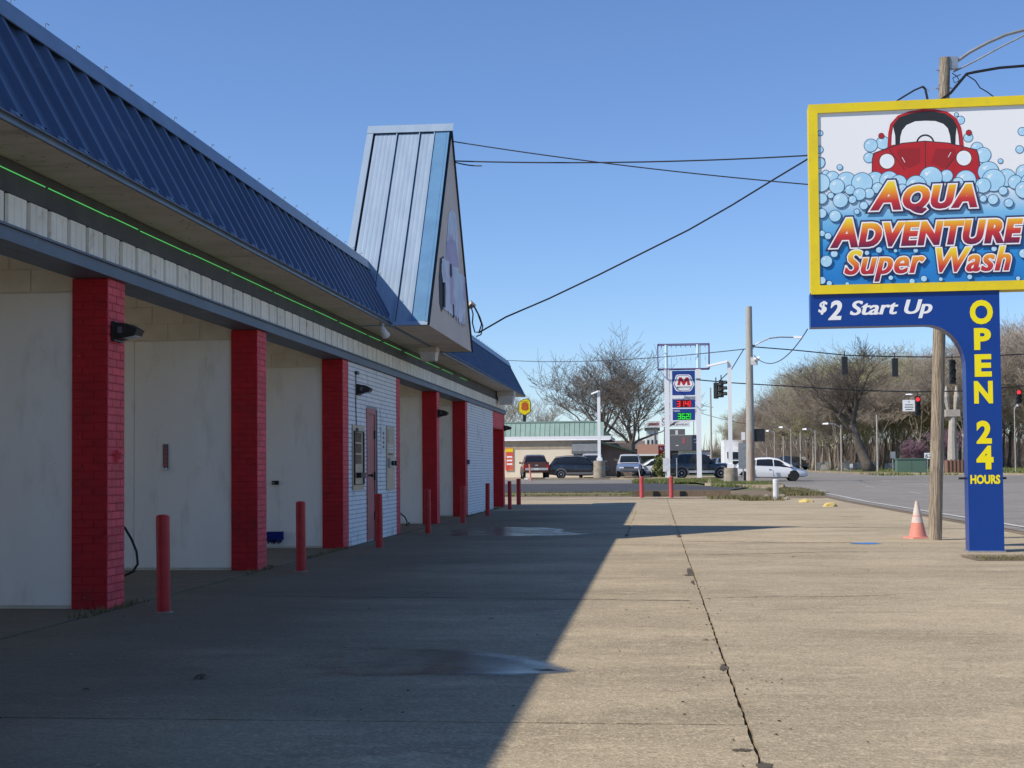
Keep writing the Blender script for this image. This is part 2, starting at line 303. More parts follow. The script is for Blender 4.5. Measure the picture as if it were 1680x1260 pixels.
# ------------------------------------------------------------------ mesh builder
class MB:
    def __init__(s): s.v = []; s.f = []; s.mi = []; s.cur = 0
    def add(s, vs, fs):
        o = len(s.v); s.v += [tuple(v) for v in vs]
        for f in fs: s.f.append([i+o for i in f]); s.mi.append(s.cur)
        return s
    def box(s, x0, x1, y0, y1, z0, z1):
        return s.add([(x0,y0,z0),(x1,y0,z0),(x1,y1,z0),(x0,y1,z0),(x0,y0,z1),(x1,y0,z1),(x1,y1,z1),(x0,y1,z1)],
              [(3,2,1,0),(4,5,6,7),(0,1,5,4),(1,2,6,5),(2,3,7,6),(3,0,4,7)])
    def hull(s, bottom, top):        # two rings of equal length
        n = len(bottom)
        return s.add(list(bottom)+list(top), [tuple(range(n-1,-1,-1)), tuple(range(n,2*n))]+[(i,(i+1)%n,n+(i+1)%n,n+i) for i in range(n)])
    def prism(s, pts, axis, a, b):   # 2-D polygon extruded along axis
        def q(p, t): return {'x':(t,p[0],p[1]), 'y':(p[0],t,p[1]), 'z':(p[0],p[1],t)}[axis]
        return s.hull([q(p,a) for p in pts], [q(p,b) for p in pts])
    def tube(s, pts, r, n=6, cap=True):
        pts = [Vector(p) for p in pts]; k = len(pts); rs = r if isinstance(r, (list, tuple)) else [r]*k
        vs = []; ref = None
        for i, p in enumerate(pts):
            d = (pts[min(i+1,k-1)]-pts[max(i-1,0)]).normalized()
            if ref is None:
                ref = Vector((1,0,0)) if abs(d.x) < 0.8 else Vector((0,1,0))
            a = (ref - d*ref.dot(d)).normalized(); ref = a; b = d.cross(a)
            for j in range(n):
                t = 2*math.pi*j/n; vs.append(p + (a*math.cos(t)+b*math.sin(t))*rs[i])
        fs = [(i*n+j, i*n+(j+1)%n, (i+1)*n+(j+1)%n, (i+1)*n+j) for i in range(k-1) for j in range(n)]
        if cap: fs += [tuple(range(n-1,-1,-1)), tuple(range((k-1)*n, k*n))]
        return s.add(vs, fs)
    def cyl(s, c, r, h, n=16, r2=None, axis='z'):
        c = Vector(c); d = {'x':Vector((1,0,0)),'y':Vector((0,1,0)),'z':Vector((0,0,1))}[axis]
        return s.tube([c, c+d*h], [r, r if r2 is None else r2], n)
    def disc(s, c, r, n=20, y=0.0):  # flat disc in the x-z plane facing -y
        return s.add([(c[0]+r*math.cos(2*math.pi*i/n), y, c[1]+r*math.sin(2*math.pi*i/n)) for i in range(n)], [tuple(range(n))])
    def ring(s, c, r0, r1, n=24, y=0.0):
        v = []
        for i in range(n):
            t = 2*math.pi*i/n
            v += [(c[0]+r0*math.cos(t), y, c[1]+r0*math.sin(t)), (c[0]+r1*math.cos(t), y, c[1]+r1*math.sin(t))]
        return s.add(v, [(2*i, 2*i+1, (2*i+3)%(2*n), (2*i+2)%(2*n)) for i in range(n)])
    def mesh(s, name, mats, smooth=False):
        me = bpy.data.meshes.new(name); me.from_pydata(s.v, [], s.f)
        for m in (mats if isinstance(mats, (list, tuple)) else [mats]): me.materials.append(M[m])
        for p, i in zip(me.polygons, s.mi): p.material_index = i
        if smooth: me.polygons.foreach_set('use_smooth', [True]*len(me.polygons))
        me.update(); return me
    def build(s, name, mats, parent=None, smooth=False, world=True, loc=None, fix=True):
        me = s.mesh(name, mats, smooth)
        if fix:
            bm = bmesh.new(); bm.from_mesh(me); bmesh.ops.recalc_face_normals(bm, faces=bm.faces); bm.to_mesh(me); bm.free()
        o = bpy.data.objects.new(name, me); COL.objects.link(o)
        if parent: o.parent = parent
        if parent and world:
            off = origin(parent)
            me.transform(Matrix.Translation(-off))
        if loc is not None: o.location = loc
        return o
def origin(o):
    v = Vector((0,0,0))
    while o: v = v + o.location; o = o.parent
    return v
def tag(o, label=None, cat=None, group=None, kind=None):
    for k, v in (('label',label),('category',cat),('group',group),('kind',kind)):
        if v: o[k] = v
    return o
def thing(name, loc, label, cat, group=None, rz=0.0):
    o = bpy.data.objects.new(name, None); COL.objects.link(o); o.location = loc; o.rotation_euler = (0,0,rz); o.empty_display_size = 0.2
    return tag(o, label, cat, group)
def link_copy(o, parent=None, loc=None):
    c = o.copy(); COL.objects.link(c)
    if parent: c.parent = parent
    if loc is not None: c.location = loc
    return c
KIDS = {}
def copy_tree(o, parent=None, kids=None):
    kids = kids or {}
    c = o.copy(); COL.objects.link(c)
    if parent: c.parent = parent
    for ch in [q for q in bpy.data.objects if q.parent == o]: copy_tree(ch, c)
    return c
def smooth_angle(o, deg=40):
    me = o.data; me.polygons.foreach_set('use_smooth', [True]*len(me.polygons))
    bm = bmesh.new(); bm.from_mesh(me)
    for e in bm.edges: e.smooth = len(e.link_faces) == 2 and e.calc_face_angle(3.2) < math.radians(deg)
    bm.to_mesh(me); bm.free(); return o

# text as flat lettering, fitted to a box; returns list of (verts, faces) in x-z plane
def text_geo(body, shear=0.0, offset=0.0, small=False, spacing=1.0):
    cu = bpy.data.curves.new('t', 'FONT'); cu.body = body; cu.shear = shear; cu.offset = offset; cu.resolution_u = 4
    cu.space_character = spacing; cu.fill_mode = 'FRONT'
    if small:
        cu.small_caps_scale = 0.80
        for i, ch in enumerate(body):
            if ch.islower(): cu.body_format[i].use_small_caps = True
    ob = bpy.data.objects.new('t', cu); COL.objects.link(ob)
    dg = bpy.context.evaluated_depsgraph_get(); dg.update()
    me = bpy.data.meshes.new_from_object(ob.evaluated_get(dg))
    v = [(q.co.x, q.co.y) for q in me.vertices]; f = [tuple(p.vertices) for p in me.polygons]
    bpy.data.objects.remove(ob); bpy.data.curves.remove(cu); bpy.data.meshes.remove(me)
    return v, f
def lettering(body, box, y, material, parent, shear=0.0, layers=None, small=False, spacing=1.0, name='lettering', bold=0.0, world=False, warp=None, faux=0.0):
    """box = x0,x1,z0,z1 for the plain face; layers = [(extra offset, material, y)]"""
    v0, _ = text_geo(body, shear, bold, small, spacing)
    ax, bx = min(p[0] for p in v0), max(p[0] for p in v0); az, bz = min(p[1] for p in v0), max(p[1] for p in v0)
    sx = (box[1]-box[0])/(bx-ax); sz = (box[3]-box[2])/(bz-az)
    for off, mt, yy in (layers or [(0.0, material, y)]):
        v, f = text_geo(body, shear, bold+off, small, spacing)
        pts = [(box[0]+(p[0]-ax)*sx, yy, box[2]+(p[1]-az)*sz) for p in v]
        if warp: pts = [warp(p) for p in pts]
        mb = MB()
        for i, dx in enumerate((0.0, -faux, faux) if faux else (0.0,)):
            mb.add([(p[0]+dx*(box[3]-box[2]), p[1]-.00006*i, p[2]) for p in pts], f)
        o = mb.build(name, mt, parent, world=world, fix=False)
    return o

# ------------------------------------------------------------------ the ground
YK = [48, 100, 170, 300, 444]
def sheet(name, pts, dz, material, parent=None, kind='structure', jag=0.0, seg=0.3, side=0.0):
    P = []
    n = len(pts)
    for i in range(n):
        a = Vector(pts[i]); b = Vector(pts[(i+1)%n]); 
        k = max(1, int((b-a).length/seg)) if jag else 1
        for j in range(k):
            p = a+(b-a)*(j/k)
            if jag: p = p + Vector((random.uniform(-jag,jag), random.uniform(-jag,jag)))
            P.append(p)
    bm = bmesh.new(); vs = [bm.verts.new((p.x,p.y,0)) for p in P]; bm.faces.new(vs)
    for y in YK:
        bmesh.ops.bisect_plane(bm, geom=bm.verts[:]+bm.edges[:]+bm.faces[:], plane_co=(0,y,0), plane_no=(0,1,0))
    bmesh.ops.recalc_face_normals(bm, faces=bm.faces)
    if bm.faces[:][0].normal.z < 0: bmesh.ops.reverse_faces(bm, faces=bm.faces)
    if side:
        be = [e for e in bm.edges if e.is_boundary]
        r = bmesh.ops.extrude_edge_only(bm, edges=be)
        for q in r['geom']:
            if isinstance(q, bmesh.types.BMVert): q.co.z -= side
    for q in bm.verts: q.co.z += zt(q.co.y)+dz
    me = bpy.data.meshes.new(name); bm.to_mesh(me); bm.free(); me.materials.append(M[material])
    o = bpy.data.objects.new(name, me); COL.objects.link(o)
    if parent: o.parent = parent
    elif kind: o['kind'] = kind
    return o

sheet('terrain', [(-2500,-400),(2500,-400),(2500,4000),(-2500,4000)], -0.045, 'field_grass')
lot = bpy.data.objects.new('concrete_lot', None); COL.objects.link(lot); lot['kind'] = 'structure'
sheet('joint_bed', [(-13.5,-9),(6.3,-9),(6.3,53),(-13.5,53)], -0.022, 'joint_filler', lot)
G = 0.0085
GY_ = 0.013
def slab(x0, x1, y0, y1, mt, jag=0.006): sheet('slab', [(x0+G,y0+GY_),(x1-G,y0+GY_),(x1-G,y1-GY_),(x0+G,y1-GY_)], 0.0, mt, lot, jag=jag, seg=0.07, side=0.03)
XJ = 0.41
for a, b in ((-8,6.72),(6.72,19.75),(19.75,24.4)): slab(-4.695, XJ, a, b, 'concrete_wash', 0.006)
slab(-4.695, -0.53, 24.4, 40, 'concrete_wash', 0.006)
for a, b in ((24.4,27.3),(27.3,30.2),(30.2,34.0),(34.0,37.6),(37.6,40)): slab(-0.53, XJ, a, b, 'concrete_pale', 0.03)
slab(-13.4, XJ, 40, 52.6, 'concrete_pale')
for a, b in ((-8,22.7),(22.7,40),(40,52.6)): slab(XJ, 6.2, a, b, 'concrete_pale', 0.006)
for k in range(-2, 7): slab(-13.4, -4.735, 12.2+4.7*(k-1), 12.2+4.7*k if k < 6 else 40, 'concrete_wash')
sheet('rear_bounce_sheet', [(-40,-9),(-13.4,-9),(-13.4,52.6),(-40,52.6)], -0.004, 'concrete_pale')  # unseen pale ground added behind the bays to bounce sun onto their panels
# patches where the joint has spalled and been filled
def patch(name, cx, cy, rx, ry, mt, dz=0.006, n=22, rough=0.35, kind='structure'):
    ph = random.uniform(0, 9)
    pts = []
    for i in range(n):
        t = 2*math.pi*i/n; k = 1+rough*(noise.noise((math.cos(t)*1.6+ph, math.sin(t)*1.6, ph)))*1.6
        pts.append((cx+rx*k*math.cos(t), cy+ry*k*math.sin(t)))
    return sheet(name, pts, dz, mt, kind=kind)
rp = random.Random(4)
def ragged(name, cx, cy, rx, ry, mt, seed, n=64):
    pts = []
    for i in range(n):
        t = 2*math.pi*i/n; k = 1+.55*noise.noise((math.cos(t)*1.3+seed, math.sin(t)*1.3, seed))+.45*noise.noise((math.cos(t)*5+seed, math.sin(t)*5, seed*2))+rp.uniform(-.10,.10)
        pts.append((cx+rx*max(.15,k)*math.cos(t), cy+ry*max(.15,k)*math.sin(t)))
    return sheet(name, pts, 0.003, mt)
for i, (cx, cy, rx, ry) in enumerate(((0.38,16.4,.035,.45),(0.34,15.9,.05,.10),(0.37,14.9,.02,.25),(0.39,8.6,.022,.12),(0.35,6.12,.05,.025),(0.42,5.80,.03,.07),(-0.52,25.2,.04,.4),(0.39,24.9,.04,.4))):
    ragged('joint_patch', cx, cy, rx, ry, 'joint_filler', i*1.7+.3)
# hairline cracks wandering over the slabs
def crack(a, b, w=.004, wob=.05, n=60):
    a = Vector(a); b = Vector(b); d = (b-a).normalized(); nn = Vector((-d.y,d.x)); L_ = []; R_ = []
    sd = rp.uniform(0,99)
    for i in range(n+1):
        t = i/n; c = a+(b-a)*t+nn*(wob*3*noise.noise((t*3,sd,0))+wob*noise.noise((t*14,sd,1))+rp.uniform(-.004,.004)); k = w*(.4+rp.random()*1.2)
        L_.append(c+nn*k); R_.append(c-nn*k)
    sheet('crack', L_+R_[::-1], 0.0025, 'joint_filler')
for a, b, w in (((0.42,19.6),(2.9,20.2),.006),((0.42,23.2),(3.4,22.4),.007),((0.42,13.1),(2.2,13.5),.003),((2.6,7.8),(6.1,8.6),.003),((-3.9,13.3),(0.3,12.9),.004),((1.2,28.5),(5.8,27.6),.008),((0.5,33.5),(4.8,34.2),.010),((3.1,14.2),(6.1,13.2),.003),((-4.5,18.6),(-1.4,17.9),.004)):
    crack(a, b, w*2.6)
# wet film on the concrete
def wet(px, fade=.16, xfade=3.3):
    pts = [ground(x, y) for x, y in px]
    P = [Vector((p.x, p.y)) for p in pts]; Q = []
    for a, b in zip(P, P[1:]+P[:1]):
        k = max(1, int((b-a).length/.08))
        for q in range(k): Q.append(a+(b-a)*(q/k)+Vector((rp.uniform(-.012,.012), rp.uniform(-.012,.012))))
    bm = bmesh.new(); f = bm.faces.new([bm.verts.new((p.x,p.y,zt(p.y)+.004)) for p in Q])
    bm.normal_update()
    if f.normal.z < 0: f.normal_flip()
    bm.normal_update()
    lay = bm.verts.layers.float.new('damp')
    outer = set(bm.verts)
    bmesh.ops.inset_region(bm, faces=[f], thickness=fade*.5, use_even_offset=False, use_boundary=True)
    inner1 = [v for v in bm.verts if v not in outer]
    for v in inner1: v[lay] = .6
    f2 = max(bm.faces, key=lambda q: len(q.verts)); known = set(bm.verts)
    bmesh.ops.inset_region(bm, faces=[f2], thickness=fade*.5, use_even_offset=False, use_boundary=True)
    for v in bm.verts:
        if v not in known: v[lay] = 1.0
    for v in bm.verts: v[lay] *= min(1.0, max(0.0, (v.co.x+xfade)/1.7))
    bmesh.ops.triangulate(bm, faces=bm.faces[:])
    me = bpy.data.meshes.new('wet_patch'); bm.to_mesh(me); bm.free(); me.materials.append(M['wet_film'])
    o = bpy.data.objects.new('wet_patch', me); COL.objects.link(o); o['kind'] = 'structure'; return o
wet([(130,1111),(300,1111),(430,1111),(600,1111.5),(800,1110),(905,1108),(940,1106),(957,1102),(930,1094),(890,1081),(840,1074),(760,1066),(640,1062),(560,1056),(480,1048),(400,1042),(300,1040),(200,1060),(140,1085)], .24, 2.5)
wet([(730,879),(800,879),(860,880),(905,879),(940,878),(1004,877.2),(950,875),(925,872),(934,869),(900,866),(850,865),(780,866),(730,870)], .3, 4.4)
for q in [(430,1024,520,1019),(610,886,640,884)]:
    pass
# beyond the lot
sheet('dirt_verge', [(-30,52.4),(6.45,52.4),(6.45,66),(-30,66)], -0.010, 'dirt')
sheet('dirt_shoulder', [(6.1,-9),(6.75,-9),(6.75,70),(6.1,70)], -0.005, 'dirt', jag=0.12, seg=0.8)
sheet('concrete_apron', [(-13,52.8),(-1,52.8),(2.2,54.0),(2.4,55.2),(-13,56.6)], 0.002, 'concrete_edge', jag=0.05, seg=0.5)
sheet('station_drive', [(-60,64.2),(2.0,64.2),(3.4,66.5),(4.6,72),(2.4,77.2),(-4.5,100),(-60,100)], 0.006, 'lot_asphalt')
sheet('station_forecourt', [(-60,99.5),(-4.4,99.5),(1,104),(6,112),(-2,135),(-60,135)], 0.010, 'concrete_edge')
sheet('main_road', [(6.5,-60),(24,-60),(24,96),(30,104),(17,122),(14.5,150),(12.5,170),(26,444),(8,444),(5.5,170),(5.5,100),(6.6,93),(6.5,60)], 0.004, 'road_asphalt')
sheet('cross_street', [(-60,88.5),(4,84.5),(6.5,82),(30,82),(300,70),(300,86),(30,104),(6,106),(1.5,103.5),(-60,99.2)], 0.012, 'road_asphalt')
def line(a, b, w, name='road_marking', dz=0.017):
    a = Vector(a); b = Vector(b); d = (b-a).normalized(); n = Vector((-d.y, d.x))*w/2
    sheet(name, [a+n, b+n, b-n, a-n], dz, 'line_white')
line((6.93,-20),(6.93,60.8),0.13)
for a in range(-1, 9): line((10.38,20+a*12.2+0.6-12.2),(10.38,20+a*12.2+3.4-12.2),0.11) if 20+a*12.2 < 84 else None
for a in range(-1, 6): line((13.9,26+a*12.2),(13.9,26+a*12.2+2.8),0.11)
line((9,82.5),(16,82.5),0.5); line((9.5,86.5),(17,86),0.28)
# kerbs
def kerb(pts, w=0.15, h=0.13, name='kerb', mt='concrete_edge'):
    mb = MB()
    for (a, b) in zip(pts[:-1], pts[1:]):
        a = Vector(a); b = Vector(b); d = (b-a).normalized(); n = Vector((-d.y,d.x))*w/2; a = a-d*0.0; 
        za, zb = zt(a.y), zt(b.y)
        mb.hull([(*(a-n),za-.05),(*(b-n),zb-.05),(*(b+n),zb-.05),(*(a+n),za-.05)], [(*(a-n),za+h),(*(b-n),zb+h),(*(b+n),zb+h),(*(a+n),za+h)])
    o = mb.build(name, mt); o['kind'] = 'structure'; return o
kerb([(-30,60.2),(-12,60.0),(-1.2,59.6)], 0.25, 0.06)
kerb([(2.7,77.0),(4.4,72.4),(6.3,71.2)], 0.2, 0.14)
kerb([(-9,100.5),(-3.2,101.5),(3.6,96.5),(2.9,78)], 0.2, 0.14)
kerb([(80,92.6),(30.2,104.2),(17.3,122.3),(14.8,150),(12.9,170)], 0.3, 0.15)
sheet('grass_island', [(2.9,77.2),(4.5,72.7),(6.3,71.6),(6.4,81.5),(3.8,84.2),(-1.5,86.8),(1.2,96)], 0.06, 'field_grass')
sheet('sidewalk', [(30,105.8),(80,94.6),(80,96.6),(30.8,107.9),(19.2,124),(16.8,150),(15.4,170),(14.6,170),(15.6,150),(18.0,123)], 0.05, 'concrete_edge')
# low retaining kerb with drain openings, right of the grass strip
cw = MB().box(-0.95, 2.9, 56.2, 56.5, -0.1, 0.28).build('kerb_wall', 'dirt'); cw['kind'] = 'structure'
for px in (1076, 1120):
    p = atY(px, 812, 56.2); MB().box(p.x-.11, p.x+.11, 56.15, 56.198, 0.06, 0.25).build('drain_hole', 'black_plastic', cw)
sheet('sign_bed', [(4.0,18.3),(6.0,18.2),(6.0,18.95),(3.95,19.0)], 0.004, 'dirt', jag=0.04)
kerb([(3.95,19.12),(6.0,19.06)], 0.12, 0.03)
# grass blades and weeds
def blades(name, regions, count, h, w, material, label=None):
    vs = []; fs = []; rnd = random.Random(5)
    area = [abs((x1-x0)*(y1-y0)) for x0,x1,y0,y1 in regions]; tot = sum(area)
    for (x0,x1,y0,y1), a in zip(regions, area):
        for _ in range(int(count*a/tot)):
            x = rnd.uniform(x0,x1); y = rnd.uniform(y0,y1)
            k = 0.5+0.5*noise.noise((x*0.7, y*0.5, 3))
            if rnd.random() > k+0.25: continue
            z = zt(y); t = rnd.uniform(0,6.28); hh = h*rnd.uniform(.4,1.1); dx, dy = math.cos(t)*w, math.sin(t)*w
            lx, ly = rnd.gauss(0,.4)*hh, rnd.gauss(0,.4)*hh; i = len(vs)
            vs += [(x-dx,y-dy,z-.02),(x+dx,y+dy,z-.02),(x+lx,y+ly,z+hh)]; fs.append((i,i+1,i+2))
    mb = MB(); mb.add(vs, fs); o = mb.build(name, material, fix=False); o['kind'] = 'stuff'
    if label: o['label'] = label; o['category'] = 'grass'
    return o
blades('grass', [(-30,-1.0,57.5,59.7),(-30,-1.0,60.5,63.6)], 16000, 0.08, 0.018, 'blade_green', 'thin strip of grass between the lot and the dark station drive')
blades('grass', [(2.9,6.3,73,82),(-1.4,4,84.5,96),(3.5,6.3,71.8,74)], 16000, 0.22, 0.025, 'blade_green', 'grass on the island under the utility pole and fuel sign')
blades('grass', [(17,70,110,126),(22,80,126,165)], 22000, 0.25, 0.06, 'blade_green', 'grass verge below the bare wood across the junction')
blades('grass', [(4.05,5.9,18.3,18.95)], 2600, 0.05, 0.006, 'weed', 'dry weeds in the bed at the foot of the blue sign post')
blades('weeds', [(2.9,4.4,49.6,51.6),(1.9,3.4,51.5,53.2),(5.0,6.6,56,66)], 5200, 0.18, 0.02, 'weed', 'weeds round the white post at the far end of the lot')
blades('weeds', [(-4.84,-4.64,11.2,12.7),(-4.82,-4.66,16.2,17.4),(-4.8,-4.66,19,21.5),(-4.8,-4.66,35,44)], 1100, 0.06, 0.010, 'weed', 'tufts in the crack along the car wash pillars')
# ------------------------------------------------------------------ CAR WASH
XF = -4.77                       # facade plane
XP = XF-0.32                     # back of the pillars
Y0, Y1 = -4.0, 44.9
ZB, ZB2, ZF, ZS = 2.90, 3.03, 3.27, 3.52
XE = -4.24; XR, ZR = -4.82, 4.65
PIL = [7.3-4.7, 7.3, 12.0, 16.7, 21.4, 25.9, 30.8, 35.5, 44.45]
def fac(px, py): p = atX(px, py, XF); return p.y, p.z
cwb = thing('car_wash_building', (XF, 12.0, 0), 'long low car wash with red brick pillars, open bays and a blue metal mansard roof', 'building')
rnd = random.Random(3)
NR = 41; RH = ZB/NR
def course_rects(w, full=0.2, rows=NR, z0=0.0, rh=RH, ph=0.5):
    """running-bond rectangles over width w: (a0, a1, z0, z1)"""
    out = []
    for r in range(rows):
        x = 0.0 if r % 2 == 0 else -full*ph
        while x < w-0.01:
            a = max(0.0, x); b = min(w, x+full)
            if b-a > 0.03: out.append((a+.004, b-.004, z0+r*rh+.005, z0+(r+1)*rh-.005))
            x += full
    return out
def brick_meshes():
    d = {}
    for key, (L_, dep) in dict(fullX=(0.192,0), halfX=(0.092,0)).items(): pass
    return d
BM = {}
def brick_obj(parent, face, a0, a1, z0, z1, yfar):
    """one painted brick standing 5 mm proud of the pillar; face 'x' looks at +X, 'y' looks at -Y"""
    w = round(a1-a0, 3); h = round(z1-z0, 4); key = (face, w, h)
    if key not in BM:
        mb = MB(); e = 0.0025; t = 0.0055
        if face == 'x':
            mb.hull([(0,0,0),(0,w,0),(0,w,h),(0,0,h)], [(t,e,e),(t,w-e,e),(t,w-e,h-e),(t,e,h-e)])
        else:
            mb.hull([(0,0,0),(w,0,0),(w,0,h),(0,0,h)], [(e,-t,e),(w-e,-t,e),(w-e,-t,h-e),(e,-t,h-e)])
        me = mb.mesh('brick', 'red_lit_tone' if face == 'x' else 'red_shade_tone')
        bm = bmesh.new(); bm.from_mesh(me); bmesh.ops.recalc_face_normals(bm, faces=bm.faces); bm.to_mesh(me); bm.free()
        BM[key] = me
    o = bpy.data.objects.new('brick', BM[key]); COL.objects.link(o); o.parent = parent
    j = rnd.uniform(-.0018, .0012)
    if face == 'x': o.location = Vector((XF+j, yfar+a0, z0))-origin(parent)
    else: o.location = Vector((XP+a0, yfar-j, z0))-origin(parent)
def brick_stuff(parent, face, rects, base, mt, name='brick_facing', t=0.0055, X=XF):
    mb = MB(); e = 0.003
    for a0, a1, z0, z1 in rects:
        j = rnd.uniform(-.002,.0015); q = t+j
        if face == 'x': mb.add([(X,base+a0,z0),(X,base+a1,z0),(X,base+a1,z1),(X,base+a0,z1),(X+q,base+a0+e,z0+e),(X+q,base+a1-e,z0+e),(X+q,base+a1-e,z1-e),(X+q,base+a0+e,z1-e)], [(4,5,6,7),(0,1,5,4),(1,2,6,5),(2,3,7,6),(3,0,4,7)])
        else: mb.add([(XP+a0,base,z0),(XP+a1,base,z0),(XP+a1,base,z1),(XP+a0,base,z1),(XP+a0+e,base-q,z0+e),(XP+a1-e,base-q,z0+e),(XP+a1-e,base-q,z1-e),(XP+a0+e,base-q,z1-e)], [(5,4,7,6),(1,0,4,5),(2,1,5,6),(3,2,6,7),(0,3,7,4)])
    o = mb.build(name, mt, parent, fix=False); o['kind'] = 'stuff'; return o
for k, y in enumerate(PIL):
    W_ = 0.40
    p = MB().box(XP, XF, y, y+W_, -0.02, ZB-.003).build('pillar', 'red_shade_tone', cwb)
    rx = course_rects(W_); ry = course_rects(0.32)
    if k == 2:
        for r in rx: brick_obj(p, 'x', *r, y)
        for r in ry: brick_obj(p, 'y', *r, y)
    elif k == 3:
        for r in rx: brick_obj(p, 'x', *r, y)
        brick_stuff(p, 'y', ry, y, 'red_shade_tone')
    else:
        brick_stuff(p, 'x', rx, y, 'red_lit_tone'); brick_stuff(p, 'y', ry, y, 'red_shade_tone')
    # partition behind the pillar
    if k not in (5,):
        pt = MB().box(-11.6, XP-.003, y+.06, y+.34, -0.02, 3.42).build('partition', 'block', cwb)
        for i, (a, b) in enumerate(((XP-1.22,XP-.006),(XP-2.45,XP-1.226),(XP-3.7,XP-2.456),(XP-5.0,XP-3.706))):
            MB().box(a, b, y+.035, y+.0598, 0.03, 2.78).build('wall_panel', 'bay_panel', pt)
            MB().box(a, b, y+.3402, y+.365, 0.03, 2.78).build('wall_panel', 'bay_panel', pt)
        bs = MB()
        for rrow in range(3):
            x = XP-.003-(0.2 if rrow % 2 else 0.0)-0.4
            if rrow % 2: bs.box(XP-.2, XP-.01, y+.050, y+.0598, 2.80+.2*rrow, 2.992+.2*rrow)
            while x > XP-3.5:
                bs.box(x+.005, x+.395, y+.050, y+.0598, 2.80+.2*rrow, 2.992+.2*rrow); x -= 0.4
        b_ = bs.build('block_course', 'block', pt); b_['kind'] = 'stuff'
# solid white brick walls
def wall(y0, y1, z0=-0.02, z1=ZB-.003, mt='white_brick', rects=True, holes=(), name='brick_wall', bond=0.2):
    o = MB().box(XP, XF-.004, y0+.002, y1-.002, z0, z1).build(name, 'mortar' if mt == 'white_brick' else mt, cwb)
    rs = course_rects(y1-y0, bond, rows=NR, z0=0.0)
    rs = [r for r in rs if r[2] >= z0-.01 and r[3] <= z1+.01]
    keep = []
    for a0,a1,b0,b1 in rs:
        bad = False
        for (h0,h1,g0,g1) in holes:
            if a1+y0 > h0 and a0+y0 < h1 and b1 > g0 and b0 < g1:
                if a0+y0 < h0-.03: keep.append((a0, h0-y0-.004, b0, b1))
                if a1+y0 > h1+.03: keep.append((h1-y0+.004, a1, b0, b1))
                bad = True; break
        if not bad: keep.append((a0,a1,b0,b1))
    brick_stuff(o, 'x', keep, y0, mt, t=0.009, X=XF-.004)
    return o
DY0, _ = fac(601, 800); DY1, _ = fac(619, 800); DZ = 2.22
w1 = wall(21.8, 25.9, holes=[(DY0, DY1, -1, DZ)])
w2 = wall(35.9, 41.6)
wall(41.6, 44.45, 2.42, ZB-.003, 'red_lit_tone', name='lintel')
MB().box(XF-.32, XF-.02, 41.602, 41.66, -.02, 2.415).build('door_jamb', 'white_brick', cwb)
# service door
dr = MB().box(XF-.004, XF+.004, DY0+.03, DY1-.28, 0.03, DZ-.10).build('door', 'door_red', cwb)
fr = MB(); fr.box(XF-.003, XF+.02, DY0, DY0+.028, 0, DZ); fr.box(XF-.003, XF+.02, DY1-.278, DY1-.22, 0, DZ); fr.box(XF-.003, XF+.02, DY0+.0282, DY1-.2784, DZ-.09, DZ)
fr.build('door_frame', 'door_red', dr)
MB().box(XF-.003, XF+.006, DY1-.219, DY1, 0.02, DZ).build('side_panel', 'slate_trim', dr)
y_, z_ = fac(603.5, 780); MB().tube([(XF+.004,y_+.05,z_),(XF+.05,y_+.05,z_)], [.016,.016], 8).tube([(XF+.05,y_+.05,z_),(XF+.085,y_+.05,z_)], [.03,.026], 10).build('handle', 'black_metal', dr)
for zz in (0.35, 1.02, 1.72): MB().box(XF+.0045, XF+.03, DY1-.31, DY1-.285, zz, zz+.14).build('hinge', 'black_metal', dr)
# beam, fascia, trim, soffit
bmx = MB(); bmx.box(XF-.10, XF+.035, Y0, Y1+.1, ZB, ZB2); bmx.box(XF-.30, XF-.104, Y0, Y1+.1, ZB, ZB+.02); bmx.box(XF+.0352, XF+.06, Y0, Y1+.1, ZB2-.018, ZB2); bmx.box(XF+.0352, XF+.06, Y0, Y1+.1, ZB, ZB+.016)
bmx.build('beam', 'beam_blue', cwb)
MB().box(-11.7, XF-.31, Y0, Y1, 3.43, 3.47).build('ceiling', 'bay_panel', cwb)
fs = MB().box(XF-.12, XF-.002, Y0, Y1+.05, ZB2+.001, ZF).build('fascia', 'fascia_gap', cwb)
mb = MB(); Wp = 0.328
mb.prism([(XF-.0018,0),(XF+.022,.012),(XF+.022,.10),(XF+.028,.106),(XF+.022,.112),(XF+.022,.215),(XF+.028,.221),(XF+.022,.227),(XF+.022,Wp-.012),(XF-.0018,Wp)], 'z', ZB2+.004, ZF-.003)
fpm = None; y = Y0+.03; first = None
while y < Y1-.3:
    if first is None: first = mb.build('fascia_panel', 'cream_metal', fs, world=False); first.location = Vector((0,y,0))-origin(fs)*1.0; c = first
    else: c = link_copy(first, fs)
    c.location = Vector((rnd.uniform(-.002,.002), y, 0)) - origin(fs); c.rotation_euler = (0, 0, 0)
    y += 0.378
MB().box(XF-.12, XF+.032, Y0, Y1+.08, ZF+.001, 3.515).build('trim_band', 'slate_trim', cwb)
for a, b in ((5.5,9.4),(9.44,10.6),(10.66,11.9),(11.93,12.6),(12.66,14.1),(14.15,15.4),(15.5,17.2),(17.3,19.3),(19.4,20.8),(21.0,23.0),(23.2,24.2),(24.5,26.2),(26.6,28.4),(29.0,30.9),(31.3,33.0),(34.2,35.5)):
    MB().tube([(XF+.05,a,3.425+rnd.uniform(-.004,.004)),(XF+.05,b,3.425+rnd.uniform(-.004,.004))], .0045, 6).build('light_tube', 'green_glow', cwb)
sf = MB().box(XF-.10, XE-.004, Y0, 46.3, ZS+.012, ZS+.05).build('soffit', 'soffit', cwb)
mb = MB()
